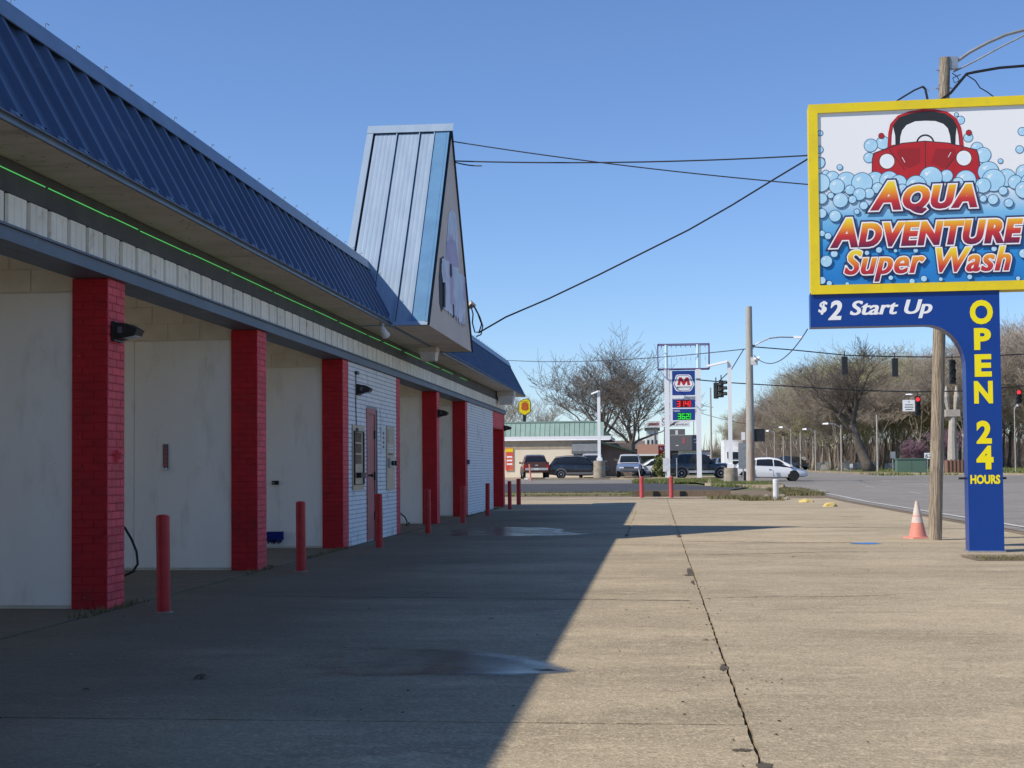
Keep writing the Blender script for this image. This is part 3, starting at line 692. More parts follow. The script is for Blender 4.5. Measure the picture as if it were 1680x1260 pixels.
for q in range(3): mb.prism([(0.004+q*.3, ZS),(0.296+q*.3, ZS),(0.300+q*.3, ZS+.0118),(0.0+q*.3, ZS+.0118)], 'x', XF+.033, XE-.03)
sp0 = mb.build('soffit_panel', 'soffit', sf, world=False)
y = Y0
k = 0
while y < 46.2-.9:
    c = sp0 if k == 0 else link_copy(sp0, sf)
    c.location = Vector((0,y,0))-origin(sf); y += 0.905; k += 1
# mansard roof of ribbed sheets
rf = MB()
rf.prism([(XE,ZS+.004),(XE,ZS+.05),(XR,ZR),(XR-.4,ZR-.05),(XR-.4,ZS+.06)], 'y', Y0, 46.28)
rfo = rf.build('mansard_roof', 'roof_blue', cwb)
MB().box(-11.9, XR-.402, Y0, 45.2, 4.1, 4.2).build('roof_deck', 'slate_trim', cwb)
SLV = Vector((XR-XE, 0, ZR-(ZS+.05))); SLL = SLV.length; sd = SLV/SLL; sn = Vector((-sd.z*-1, 0, 0))
sn = Vector((sd.z, 0, -sd.x)).normalized()
if sn.x < 0: sn = -sn
def sheet_panel(name, mt, org, du, dv, dn, wid, length, ribs, rh=0.034, rb=0.075, rt=0.03, minor=True):
    """ribbed metal sheet: profile along du, extruded along dv, thickness out along dn"""
    prof = [(0.0,0.0)]
    for r in range(ribs):
        c = wid/ribs*(r+0.5)
        prof += [(c-rb/2,0),(c-rt/2,rh),(c+rt/2,rh),(c+rb/2,0)]
        if minor and r < ribs-1:
            e = wid/ribs*(r+1)
            prof += [(e-.03,0),(e-.02,.006),(e+.02,.006),(e+.03,0)]
    prof.append((wid,0.0))
    vs = []; n = len(prof)
    for L_ in (0, length):
        for u, h in prof: vs.append(org + du*u + dv*L_ + dn*(h+.004))
    # back edge for thickness
    mb = MB(); mb.add(vs, [(i, i+1, n+i+1, n+i) for i in range(n-1)])
    return mb
pp = sheet_panel('roof_panel', 'roof_blue', Vector((XE,0,ZS+.05)), Vector((0,1,0)), sd, sn, 1.132, SLL-.02, 3, rh=.045, rb=.17, rt=.06, minor=False)
pan0 = pp.build('roof_panel', 'roof_blue', rfo, world=False, fix=False)
y = Y0; k = 0
while y < 46.28-.8:
    c = pan0 if k == 0 else link_copy(pan0, rfo)
    c.location = Vector((0,y,0))-origin(rfo); y += 1.134; k += 1
YEND = y
MB().prism([(XR+.130,ZR-.135),(XR+.142,ZR-.132),(XR+.060,ZR+.055),(XR-.12,ZR+.055),(XR-.12,ZR+.04),(XR+.045,ZR+.04)], 'y', Y0, 46.3).build('ridge_cap', 'cap_blue', rfo)
mb = MB(); y = Y0+.15
while y < 46:
    mb.box(XR-.02, XR-.012, y, y+.14, ZR+.0552, ZR+.085); y += 0.378
o = mb.build('rib_end', 'cap_blue', rfo); o['kind'] = 'stuff'
mb = MB(); y = Y0+.15
while y < 46:
    mb.tube([(XR+.0,y,ZR+.04),(XR+.02,y-.01,ZR+.13),(XR+.03,y+.03,ZR+.125)], .005, 4); y += 0.61
o = mb.build('wire_clip', 'galv', rfo); o['kind'] = 'stuff'
MB().prism([(XE-.003,ZS-.004),(XE+.016,ZS-.004),(XE+.016,ZS+.050),(XE+.055,ZS+.030),(XE+.058,ZS+.036),(XE+.012,ZS+.062),(XE-.003,ZS+.062)], 'y', Y0, 46.3).build('eave_flashing', 'cap_blue', rfo)
mb = MB(); y = Y0
while y < 46:
    mb.hull([(XE+.010,y+.115,ZS+.055),(XE+.055,y+.12,ZS+.045),(XE+.055,y+.185,ZS+.045),(XE+.010,y+.19,ZS+.055)], [(XE+.0,y+.12,ZS+.095),(XE+.040,y+.135,ZS+.075),(XE+.040,y+.17,ZS+.075),(XE+.0,y+.185,ZS+.095)]); y += 0.378
o = mb.build('rib_closure', 'cap_blue', rfo); o['kind'] = 'stuff'
mb = MB(); mb.prism([(XE,ZS+.004),(XE+.02,ZS+.06),(XR+.03,ZR+.04),(XR-.4,ZR),(XR-.4,ZS+.06)], 'y', 46.302, 46.33)
mb.build('roof_end', 'slate_trim', rfo)
# bracket of steel seen on the ridge just before the gable
mb = MB(); p = atX(556, 402, XR-.1); mb.box(XR-.14,XR-.06,p.y,p.y+.9,p.z-.02,p.z+.02); mb.tube([(XR-.1,p.y+.3,ZR),(XR-.1,p.y+.75,p.z)],.02,5)
mb.build('roof_bracket', 'slate_trim', rfo)

# the steep gable that carries the old sign
XA = -3.62; XB = -5.1; GA, GC, GB = 22.50, 25.25, 27.98; GZ = 7.38
gb = MB().prism([(GA+.03,ZS+.02),(GB-.03,ZS+.02),(GC,GZ-.05)], 'x', XB+.02, XA-.02).build('sign_gable', 'gable_face', cwb)
MB().prism([(GA+.0,ZS),(GB,ZS),(GC,GZ-.02)], 'x', XA-.019, XA).build('gable_front', 'gable_face', gb)
MB().box(XE+.06, XA-.03, GA+.06, GB-.06, ZS+.002, ZS+.0198).build('gable_soffit', 'soffit', gb)
gdir = Vector((0, GC-GA, GZ-ZS)); GL = gdir.length; gdir /= GL; gn = Vector((0,-gdir.z,gdir.y))
def gpt(x, t, n=0.0): return Vector((x, GA, ZS)) + gdir*t + gn*n
bx0 = [XB, XB+.10, XB+.50, XB+.91, XB+1.24, XA+.0]
def gplate(name, mt, x0, x1, t0, t1, n0, n1):
    mb = MB(); mb.hull([gpt(x0,t0,n0),gpt(x1,t0,n0),gpt(x1,t1,n0),gpt(x0,t1,n0)],[gpt(x0,t0,n1),gpt(x1,t0,n1),gpt(x1,t1,n1),gpt(x0,t1,n1)])
    return mb.build(name, mt, gb)
gplate('gable_base_sheet', 'dark_seam', XB, XA, 0.02, GL-.02, 0.001, 0.010)
for a, b in ((XB+.12,XB+.515),(XB+.54,XB+.93),(XB+.955,XB+1.20)):
    nr = 5 if b-a > .3 else 3
    mb = sheet_panel('roof_panel', 'pale_blue_metal', gpt(a,.06,.008), Vector((1,0,0)), gdir, gn, b-a, GL-.22, nr, rh=.0022, rb=(b-a)/nr*.9, rt=(b-a)/nr*.4, minor=False)
    mb.build('roof_panel', 'pale_blue_metal', gb, fix=False)
    gplate('standing_seam', 'pale_blue_metal', b-.004, b+.012, .05, GL-.16, .010, .045)
gplate('rake_trim', 'mid_blue_metal', XB+1.215, XA-.05, .05, GL-.12, .010, .030)
gplate('edge_trim', 'mid_blue_metal', XA-.046, XA-.004, .03, GL-.02, .010, .034)
gplate('rake_trim', 'pale_blue_metal', XB-.03, XB+.085, .05, GL-.01, .010, .05)
gplate('ridge_trim', 'pale_blue_metal', XB-.03, XA+.06, GL-.165, GL+.03, .046, .058)
gplate('eave_trim', 'pale_blue_metal', XE-.5, XA-.0, -.03, .048, .011, .034)
mb = MB(); mb.hull([Vector((XB,GB,ZS)),Vector((XA,GB,ZS)),Vector((XA,GC,GZ)),Vector((XB,GC,GZ))],[Vector((XB,GB+.04,ZS)),Vector((XA,GB+.04,ZS)),Vector((XA,GC+.04,GZ)),Vector((XB,GC+.04,GZ))])
mb.build('far_slope', 'roof_blue', gb)
for a, b in ((GA,GC),(GB,GC)):
    MB().tube([(XA+.012,a,ZS),(XA+.012,b,GZ-.02)],.022,4).build('edge_strip','dark_seam',gb)
# peeling decal on the gable front
def dec(pts, mt, x, name='weathered_decal', jag=0.0):
    P = []
    for i in range(len(pts)):
        a = Vector(pts[i]); b = Vector(pts[(i+1)%len(pts)]); k = max(1,int((b-a).length/3))
        for j in range(k):
            q = a+(b-a)*(j/k)
            if jag: q += Vector((rnd.uniform(-jag*.3,jag*.3), rnd.uniform(-jag,jag)))
            P.append(q)
    W3 = [atX(q.x,q.y,XA+x) for q in P]
    mb = MB(); mb.hull([(XA+x-.004,w.y,w.z) for w in W3],[(XA+x,w.y,w.z) for w in W3]); return mb.build(name, mt, gb)
dec([(736,349),(742,343),(748,352),(751,385),(753,445),(731,432),(731,416),(733,395),(735,372)], 'decal', .006)
dec([(733,396),(742,392),(748,396),(752,428),(753,440),(732,430)], 'decal_purple', .011)
dec([(722,424),(728,420),(728,505),(724,512),(721,498),(720,455)], 'peel_dark', .006)
dec([(725,424),(733,427),(742,436),(752,446),(763,454),(764,490),(763,520),(764,536),(761,530),(759.5,537),(757,527),(755,533),(752,522),(750,528),(748,517),(746,523),(743.5,514),(742,520),(739,511),(737,516),(735,508),(732,512),(728,506),(729,480),(727,462),(725,445)], 'decal', .018, jag=2.0)
dec([(738,432),(741,434),(742,452),(740,456),(738,450)], 'peel_dark', .022)
dec([(743,498),(745,500),(746,520),(744,522)], 'peel_dark', .022)
dec([(728,463),(731,464),(731,505),(728,503)], 'peel_dark', .022)
# downlights boxed under the soffit and gable
def soffit_light(x, y, label, s=1.0):
    t = thing('soffit_light', (x,y,ZS), label, 'light', 'square lights hung under the car wash eave')
    b = MB(); b.box(-.17*s,.17*s,-.2*s,.2*s,-.10*s,-.002); b.build('housing', 'soffit', t, world=False)
    MB().hull([(-.13*s,-.15*s,-.26*s),(.13*s,-.15*s,-.26*s),(.13*s,.15*s,-.26*s),(-.13*s,.15*s,-.26*s)],[(-.16*s,-.19*s,-.101*s),(.16*s,-.19*s,-.101*s),(.16*s,.19*s,-.101*s),(-.16*s,.19*s,-.101*s)]).build('diffuser', 'white_paint', t, world=False)
p = atZ(700, 568, ZS); soffit_light(p.x, p.y+.3, 'square cream light box under the overhanging sign gable')
p = atZ(824, 632, ZS); soffit_light(XE-.22, 42.6, 'square cream light box under the far end of the eave', 1.5)
t = thing('spotlight', Vector((XE-.05,22.1,ZS)), 'small white spotlight under the eave corner beside the gable', 'light')
MB().cyl((0,0,-.05),.035,.05,10).build('mount','galv',t,world=False)
MB().tube([(0,0,-.06),(.02,.02,-.12),(.05,.10,-.20)],[.03,.05,.07],12).build('lamp_head','white_paint',t,world=False)
# wall lights
def wall_light(y, z, label):
    t = thing('wall_light', (XF+.008, y, z), label, 'light', 'black wall lights on the car wash front')
    t.scale = (.68,.72,.80)
    MB().box(0,.05,-.16,.16,-.11,.11).build('back_plate','black_metal',t,world=False)
    MB().prism([(.0502,-.09),(.0502,.10),(.20,.085),(.34,.02),(.30,-.05)],'y',-.13,.13).build('hood','black_metal',t,world=False)
    MB().hull([(.15,-.10,-.078),(.30,-.10,-.058),(.30,.10,-.058),(.15,.10,-.078)],[(.16,-.10,-.068),(.31,-.10,-.046),(.31,.10,-.046),(.16,.10,-.068)]).build('lens','lens_clear',t,world=False)
    MB().box(.08,.14,-.134,-.1301,-.02,.05).build('label_plate','trim_grey',t,world=False)
y_, z_ = fac(188, 545); wall_light(12.17, z_, 'black wall light on the nearest red brick pillar')
y_, z_ = fac(584, 639); wall_light(y_+.1, z_, 'black wall light on the white brick wall above the coin panel')
y_, z_ = fac(716, 678); wall_light(31.0, z_, 'black wall light on the red pillar behind the white wall')
y_, z_ = fac(829, 703); wall_light(44.75, z_, 'black wall light on the last corner of the car wash')
cd_ = MB(); y_, z_ = fac(582, 612); cd_.tube([(XF+.02,y_,z_),(XF+.015,y_,z_-.5),(XF+.02,y_+.02,z_-.9)],.008,5); cd_.box(XF+.006,XF+.05,y_-.03,y_+.12,z_-.02,z_+.03); cd_.box(XF+.006,XF+.05,y_-.04,y_+.06,z_-.95,z_-.88)
cd_.build('conduit','black_metal',cwb)
# coin panels set in the white wall
def panel(px0, px1, py0, py1, name, label, cat):
    a, z1 = fac(px0, py0); b, _ = fac(px1, py0); _, z0 = fac(px0, py1)
    t = thing(name, (XF+.006, a, z0), label, cat); return t, b-a, z1-z0
t, w, h = panel(576.5, 595, 697, 804, 'change_machine', 'tan steel coin panel with three dark windows left of the pink door', 'coin machine')
MB().box(0,.02,0,w,0,h).build('face_plate','steel_face',t,world=False)
fm = MB(); fm.box(.0202,.04,.08*w,.92*w,.075*h,.09*h); fm.box(.0202,.04,.08*w,.92*w,.90*h,.915*h); fm.box(.0202,.04,.88*w,.93*w,.091*h,.899*h); fm.box(.0202,.04,.07*w,.11*w,.091*h,.899*h)
fm.build('frame','black_metal',t,world=False)
for i in range(3): MB().box(.0203,.026,.22*w,.72*w,(.40+.17*i)*h,(.545+.17*i)*h).build('window','dark_window',t,world=False)
MB().box(.0203,.10,.28*w,.70*w,.185*h,.265*h).build('coin_box','black_plastic',t,world=False)
t, w, h = panel(632.5, 645, 699, 804, 'vending_panel', 'narrow tan vending panel with coin slots right of the pink door', 'coin machine')
MB().box(0,.02,0,w,0,h).build('face_plate','steel_face',t,world=False)
MB().box(.0203,.03,.1*w,.8*w,.74*h,.95*h).build('sign_plate','steel_panel',t,world=False)
for i in range(4): MB().box(.0203,.028,.12*w,.75*w,(.55+.045*i)*h,(.572+.045*i)*h).build('slot','white_paint' if i > 0 else 'black_plastic',t,world=False)
MB().box(.0203,.06,.12*w,.9*w,.35*h,.50*h).build('dispenser','galv',t,world=False)
for i in range(2): MB().cyl((.0602,(.35+.35*i)*w,.42*h),.045,.04,10,axis='x').build('knob','black_plastic',t,world=False)
t, w, h = panel(624, 631, 700, 744, 'notice_sign', 'narrow white notice with faint lettering between door and vending panel', 'sign')
MB().box(0,.012,0,w,0,h).build('board','white_paint',t,world=False)
nb = MB()
for i in range(4): nb.box(.0122,.0135,.3*w,.65*w,(.2+.17*i)*h,(.30+.17*i)*h)
nb.build('lettering','trim_grey',t,world=False)
# bay fittings
def bay_item(px, py, yb): p = atY(px, py, yb); return p
yb = 16.7+.034
p = bay_item(272, 749, yb); t = thing('bay_notice', (p.x, yb, p.z), 'narrow rust and white plate on the panel of the first bay', 'sign')
MB().box(-.032,.032,-.012,0,-.15,.15).build('plate','trim_grey',t,world=False)
q = MB()
for i in range(5): q.box(-.02,.02,-.016,-.0122,-.12+.05*i,-.085+.05*i)
q.build('symbol','door_red',t,world=False)
q = MB().cyl((0,-.02,-.165),.03,.03,10); q.build('hook','galv',t,world=False)
yb = 21.4+.034
p = bay_item(455, 880, yb); t = thing('wash_brush', (p.x, yb, p.z), 'blue foam brush hung low on the second bay panel', 'brush')
MB().box(-.16,.10,-.10,0,-.05,.075).build('holder','blue_brush',t,world=False)
q = MB()
for i in range(40): x = rnd.uniform(-.16,.10); q.tube([(x,-rnd.uniform(.01,.09),-.0502),(x+rnd.uniform(-.01,.01),-.05,-.05-rnd.uniform(.02,.07))],.006,3)
q.build('bristles','blue_brush',t,world=False)
p = bay_item(452, 792, yb); t = thing('coin_switch', (p.x, yb, p.z), 'small black switch box on the second bay panel', 'switch')
MB().box(-.05,.05,-.035,0,-.03,.03).build('housing','black_plastic',t,world=False); MB().cyl((-.02,-.0352,0),.014,-.02,8,axis='y').build('knob','galv',t,world=False)
h0 = atY(203, 862, 14.0); pts = [(p_.x,14.0,p_.z) for p_ in (atY(190,855,14),atY(205,866,14),atY(216,885,14),atY(224,905,14),atY(226,925,14),atY(218,938,14),atY(205,944,14),atY(180,950,14))]
hs = MB().tube(pts,.013,6).build('hose','rubber'); tag(hs,'black hose hanging behind the nearest red pillar','hose')
pts = [atY(x,y,27.0) for x,y in ((640,840),(657,842),(664,848),(668,856),(666,862),(672,857))]
hs = MB().tube(pts,.014,6).build('hose','rubber'); tag(hs,'black hose in the bay just past the white wall','hose')
y_, z_ = fac(766, 758); t = thing('junction_box',(XF+.006,y_,z_),'small grey-blue box on the red pillar before the far white wall','box')
MB().box(0,.06,-.08,.08,-.06,.06).build('housing','beam_blue',t,world=False); MB().box(.0602,.066,-.06,.06,-.045,.045).build('lid','trim_grey',t,world=False)
y_, z_ = fac(189, 748); t = thing('outlet_box',(XF+.004,y_,z_),'small red painted outlet box on the nearest brick pillar','box')
MB().box(0,.04,-.035,.035,-.05,.05).build('housing','red_lit_tone',t,world=False); MB().box(.0402,.046,-.02,.02,-.03,.03).build('lid','red_shade_tone',t,world=False)

# ------------------------------------------------------------------ bollards
def bollard(name, x, y, h, r, mt, label, cat='bollard', group=None):
    t = thing(name, (x,y,zt(y)), label, cat, group)
    o = MB().tube([(0,0,-.02),(0,0,h*.5),(0,0,h-.012)],[r,r,r],18).build('post', mt, t, world=False); smooth_angle(o)
    o = MB().tube([(0,0,h-.0118),(0,0,h+.006),(0,0,h+.012)],[r,r*.85,r*.2],18).build('cap', mt, t, world=False); smooth_angle(o)
    c = MB().tube([(0,0,0.001),(0,0,.012)],[r*1.5,r*1.15],14).build('footing', 'old_concrete', t, world=False)
    return t
lab = ['beside the nearest brick pillar','in front of the second bay','before the pink service door','at the edge of the bay past the white wall','before the fifth pillar','before the far white wall','at the last pillar of the car wash']
for (y, s) in zip((11.75,16.5,21.35,26.1,31.0,35.7,41.4), lab):
    x = -4.17-.003*(y-11.7)
    t = bollard('bollard', x, y, .82, .057, 'red_steel', 'dark red steel bollard '+s, group='red bollards along the car wash')
    t.rotation_euler = (rnd.uniform(-.012,.012), rnd.uniform(-.012,.012), 0)
bollard('bollard', -4.5, 46.6, .85, .075, 'red_steel', 'dark bollard standing alone past the end of the car wash', group='red bollards along the car wash')
bollard('bollard', -.54, 54.1, .80, .08, 'red_faded', 'sunlit faded red post left of its twin before the drain kerb', group='faded red posts at the end of the lot')
bollard('bollard', .57, 53.9, .80, .08, 'red_faded', 'sunlit faded red post right of its twin, under the fuel price sign', group='faded red posts at the end of the lot')
bollard('post', 4.2, 50.8, .72, .10, 'white_paint', 'short stout white post among weeds near the road', 'post')
# ------------------------------------------------------------------ the blue and yellow road sign
SY = 20.2; SRZ = math.radians(-2.5)
sgn = thing('pole_sign', (4.49, SY, 0), 'large yellow framed car wash sign with red car and bubbles on a blue post', 'sign', rz=SRZ)
sM = Matrix.Translation((4.49,SY,0)) @ Matrix.Rotation(SRZ, 4, 'Z'); sI = sM.inverted()
def sp(px, py, yl=-0.15):
    o = sI @ EY; d = (sI.to_3x3() @ ray(px, py)); k = (yl-o.y)/d.y; q = o+d*k; return (q.x, q.z)
DP = 0.15
pl, _ = sp(1588.5, 800); pr, _ = sp(1646, 800)
bl, b0 = sp(1330, 537); _, btop = sp(1500, 480)
ctop = 3.70
pts = [(bl, 3.62), (pr, 3.62), (pr, 0.02), (pl, 0.02)]
_, za = sp(1588, 640); zb_ = b0+.0; ax_, _ = sp(1520, 537)
RR = 0.52
for i in range(11):
    a = math.pi*0 + (math.pi/2)*i/10
    pts.append((pl-RR+RR*math.cos(a), zb_-RR*1.15+RR*1.15*math.sin(a)))
pts.append((bl, zb_))
o = MB().prism(pts,'y',-DP,DP).build('post','sign_blue',sgn,world=False)
MB().box(pl-.02,pr+.02,-DP-.02,DP+.02,-.02,.02).build('base_plate','galv',sgn,world=False)
# cabinet
cl, c1 = sp(1326, 172, -.19); _, c0 = sp(1331, 483, -.19); cr, _ = sp(1716, 300, -.19); _, c1b = sp(1640, 157, -.19)
c1 = (c1+c1b)/2; fwid = .125
cab = MB().box(cl+.004,cr-.004,-.15,.17,c0+.004,c1-.004).build('cabinet','yellow_sign',sgn,world=False)
def bar(a, b, z0, z1, y0, y1): return MB().box(a,b,y0,y1,z0,z1)
FY0, FY1 = -.182, .18
fz = [( [(cl,c0),(cl+fwid,c0+fwid),(cl+fwid,c1-fwid),(cl,c1)] ), ([(cl,c1),(cl+fwid,c1-fwid),(cr-fwid,c1-fwid),(cr,c1)]), ([(cr,c1),(cr-fwid,c1-fwid),(cr-fwid,c0+fwid),(cr,c0)]), ([(cr,c0),(cr-fwid,c0+fwid),(cl+fwid,c0+fwid),(cl,c0)])]
for q in fz: MB().prism(q,'y',FY0,-.1502).build('frame_bar','yellow_sign',sgn,world=False)
AY = -.153
face = MB().add([(cl+fwid,AY,c0+fwid),(cr-fwid,AY,c0+fwid),(cr-fwid,AY,c1-fwid),(cl+fwid,AY,c1-fwid)],[(0,1,2,3)]).build('sign_face','sign_art',sgn,world=False,fix=False)
XL, XRR, ZL, ZH = cl+fwid, cr-fwid, c0+fwid, c1-fwid
class Art:
    def __init__(s): s.y = AY-.0006
    def nxt(s): s.y -= .00008; return s.y
art = Art()
def clipx(x): return min(max(x, XL+.002), XRR-.002)
def clipz(z): return min(max(z, ZL+.002), ZH-.002)
def poly(px, mt, name='print'):
    y = art.nxt(); q = [sp(u,v,y) for u,v in px]
    o = MB().add([(clipx(x),y,clipz(z)) for x,z in q],[tuple(range(len(q)))]).build(name, mt, sgn, world=False, fix=False)
    return o
def crop7(u, v): return (1380+u/4.2, 20+v/4.2)          # coordinates read from an enlarged crop
# bubbles (centre px, radius px)
B = []
def crop8(u, v): return (1280+u/3.5, 140+v/3.5)
big = [(230,275,18),(225,370,24),(240,430,17),(342,470,18),(380,555,60),(300,530,40),(262,508,24),(232,560,55),(325,580,46),(470,560,62),(545,545,52),(520,345,40),(590,330,40),(510,415,32),(625,545,55),
  (238,650,34),(290,632,20),(346,660,45),(415,655,25),(455,625,38),(510,620,32),(238,735,30),(315,750,36),(440,725,18),(480,690,26),(680,560,48),(780,575,60),(865,530,66),(955,520,38),(1065,545,60),(1020,560,34),
  (1130,360,36),(1165,400,46),(1195,495,60),(1080,300,28),(1035,200,26),(1012,168,14),(1265,435,16),(1165,575,45),(1225,545,66),(1300,530,52),(1350,555,42),(1400,500,46),(1400,600,50),(1390,265,26),(1375,368,24),(1280,605,27),(1222,655,31),(1165,650,22),(1312,675,27),(1440,560,60),(1455,440,40),(1470,640,44),
  (240,850,20),(275,865,22),(310,967,23),(265,1010,36),(240,1120,24),(282,1137,18),(385,1140,14),(498,962,16),(567,945,20),(662,950,13),(778,948,16),(635,1105,16),(757,1125,18),(825,1110,20),(922,1113,14),(1088,1100,17),(1105,942,14),(1228,938,18),(1366,1108,15),(1398,965,28),(1450,980,30),(1500,1090,25),(1480,800,30),
  (225,445,34),(400,600,30),(560,590,34),(700,600,36),(900,590,34),(1110,600,30)]
def bubble(u, v, r):
    px, py = crop8(u, v); y = art.nxt(); x, z = sp(px, py, y); R = r/3.5/118.6
    if x-R < XL or x+R > XRR:
        if x < XL-R*.4 or x > XRR+R*.4: return
    n = 26; BU = MB()
    def ringpts(rad): return [(clipx(x+rad*math.cos(2*math.pi*i/n)), clipz(z+rad*math.sin(2*math.pi*i/n))) for i in range(n)]
    BU.cur = 0; BU.add([(a,y,b) for a,b in ringpts(R)],[tuple(range(n))])
    y2 = art.nxt(); BU.cur = 1; BU.add([(a,y2,b) for a,b in ringpts(R-.009)],[tuple(range(n))])
    y3 = art.nxt(); BU.cur = 2
    for dx, dz, k in ((-.35,.35,.16),(-.15,.5,.08)):
        if XL < x+dx*R-R*k and x+dx*R+R*k < XRR: BU.disc((x+dx*R,z+dz*R),R*k,10,y3)
    BU.build('bubble',['bubble_line','bubble_fill','bubble_spot'],sgn,world=False,fix=False)
big.sort(key=lambda q: q[1])
for q in big: 
    if q[1] < 470: bubble(*q)
# the red car
P7 = lambda L_: [crop7(u,v) for u,v in L_]
poly(P7([(318,935),(325,830),(338,770),(390,712),(470,682),(560,668),(640,668),(730,684),(795,730),(825,790),(838,860),(845,930)]),'car_print')
poly(P7([(342,915),(347,830),(358,780),(400,725),(480,697),(560,684),(640,684),(715,698),(775,738),(803,795),(815,860),(818,915)]),'print_black')
poly(P7([(405,912),(408,860),(420,815),(450,778),(510,752),(580,748),(650,750),(705,770),(735,800),(750,850),(756,905)]),'print_white')
poly(P7([(346,915),(349,850),(358,790),(372,850),(374,912)]),'print_white'); poly(P7([(788,912),(790,850),(796,795),(808,850),(814,915)]),'print_white')
def arc(cx, cy, r0, r1, a0, a1, n=14):
    q = [(cx+r1*math.cos(math.radians(a0+(a1-a0)*i/n)), cy-r1*math.sin(math.radians(a0+(a1-a0)*i/n))) for i in range(n+1)]
    return q+[(cx+r0*math.cos(math.radians(a1-(a1-a0)*i/n)), cy-r0*math.sin(math.radians(a1-(a1-a0)*i/n))) for i in range(n+1)]
poly(P7(arc(580,905,52,64,0,180)),'print_black')
def circ(u, v, r, mt): poly([crop7(u+r*math.cos(2*math.pi*i/24), v+r*math.sin(2*math.pi*i/24)) for i in range(24)], mt)
for u in (277,880):
    circ(u, 852 if u < 500 else 830, 21, 'print_black'); circ(u, 852 if u < 500 else 830, 17, 'car_print')
poly(P7([(210,1150),(212,1010),(222,970),(325,932),(420,900),(575,885),(740,898),(845,925),(935,945),(950,990),(957,1060),(955,1150)]),'print_black')
poly(P7([(216,1150),(218,1012),(228,976),(328,938),(420,906),(575,891),(740,904),(843,931),(930,951),(944,992),(951,1060),(949,1150)]),'car_print')
poly(P7([(385,975),(400,940),(545,935),(545,1040),(470,1075),(430,1062)]),'car_print_dark'); poly(P7([(620,1040),(650,940),(780,940),(792,975),(745,1060),(700,1075)]),'car_print_dark')
def stroke(pts_, w, mt):
    for a, b in zip(pts_[:-1], pts_[1:]):
        a = Vector(a); b = Vector(b); d = (b-a).normalized(); n = Vector((-d.y,d.x))*w/2
        poly(P7([a+n,b+n,b-n,a-n]), mt)
stroke([(330,942),(440,1090)],5,'print_black'); stroke([(838,935),(720,1080)],5,'print_black'); stroke([(580,893),(580,1070)],5,'print_black')
stroke([(420,1000),(440,1035)],4,'bubble_spot'); stroke([(757,965),(738,998)],4,'bubble_spot')
for u, v in ((316,1027),(846,1005)):
    circ(u,v,56,'print_black'); circ(u,v,51,'print_white'); circ(u,v,30,'bubble_spot')
for q in big:
    if q[1] >= 470: bubble(*q)
LY = art.y-.0006
def art_text(body, l, r, bot, top, shear, bold, small, o1, o2, spacing=1.0, faux=0.0):
    x0, _ = sp(l, (bot+top)/2, LY); x1, _ = sp(r, (bot+top)/2, LY); mx = (l+r)/2
    _, z0 = sp(mx, bot, LY); _, z1 = sp(mx, top, LY)
    lettering(body,(x0,x1,z0,z1),0,None,sgn,shear=shear,small=small,spacing=spacing,bold=bold,faux=faux,layers=[(o1,'print_navy',LY),(o2,'print_white',LY-.0006),(0,'letter_fill',LY-.0012)])
art_text('Aqua',1428,1602,350,295.5,.22,.036,True,.078,.036,1.13,.022)
art_text('Adventure',1362,1678,403,354,.22,.036,True,.078,.036,1.13,.022)
art_text('Super Wash',1386,1658,460,407,.28,.012,False,.070,.034,1.08,.022)
# lettering on the post
def post_text(body, l, r, bot, top, mt, shear=0.0, bold=.03, faux=0.0):
    yy = -DP-.004
    x0, _ = sp(l,(bot+top)/2,yy); x1, _ = sp(r,(bot+top)/2,yy); _, z0 = sp((l+r)/2,bot,yy); _, z1 = sp((l+r)/2,top,yy)
    lettering(body,(x0,x1,z0,z1),yy,mt,sgn,shear=shear,bold=bold,faux=faux)
post_text('$',1343,1357,516,494,'print_white',.2,.012,.03); post_text('2',1359,1381,525,493,'print_white',.2,.03,.015)
post_text('Start Up',1395,1529,523,492,'print_white',.25,.010,.03)
for ch, l, r, b, t_ in (('O',1591,1629,532,492),('P',1598,1626,574,538),('E',1599,1627,618,581),('N',1598,1629,662,625),('2',1602,1627,728,690),('4',1602,1630,770,731)):
    post_text(ch,l,r,b,t_,'yellow_print',0,.045)
post_text('HOURS',1592,1641,794,779,'yellow_print',0,.045)
bx_, bz_ = sp(1578,785); MB().box(pl-.10,pl-.0005,-.02,.02,bz_-.015,bz_+.015).build('side_bracket','black_metal',sgn,world=False); MB().box(pr+.0005,pr+.07,-.02,.02,bz_-.015,bz_+.015).build('side_bracket','black_metal',sgn,world=False)

# ------------------------------------------------------------------ wooden pole behind the sign, wires
PX, PY = 4.43, 23.34
wp = thing('utility_pole', (PX,PY,0), 'weathered wooden utility pole close behind the blue sign post', 'utility pole')
top = atY(1550, 90, PY); LX = top.x-PX; PH = top.z
def pole_at(z): return Vector((PX+LX*z/PH, PY, z))
N_ = 10
o = MB().tube([(LX*i/N_,0,-.05+PH*i/N_) for i in range(N_+1)],[.108-.022*i/N_ for i in range(N_+1)],18).build('pole','wood_pole',wp,world=False); smooth_angle(o,50)
b = pole_at(PH-.08)-Vector((PX,PY,0))
def lp(px, py): return atY(px,py,PY)-Vector((PX,PY,0))
arm = [lp(1561,103),lp(1572,99),lp(1590,86),lp(1620,70),lp(1650,57),lp(1680,49)]
arm += [arm[-1]+Vector((.35,0,.08)), arm[-1]+Vector((.9,0,.12))]
o = MB().tube(arm,.028,8).build('lamp_arm','galv',wp,world=False); smooth_angle(o)
o = MB().tube([lp(1564,118),lp(1600,100),lp(1640,78),lp(1680,58),arm[-2]],.015,6).build('arm_brace','galv',wp,world=False)
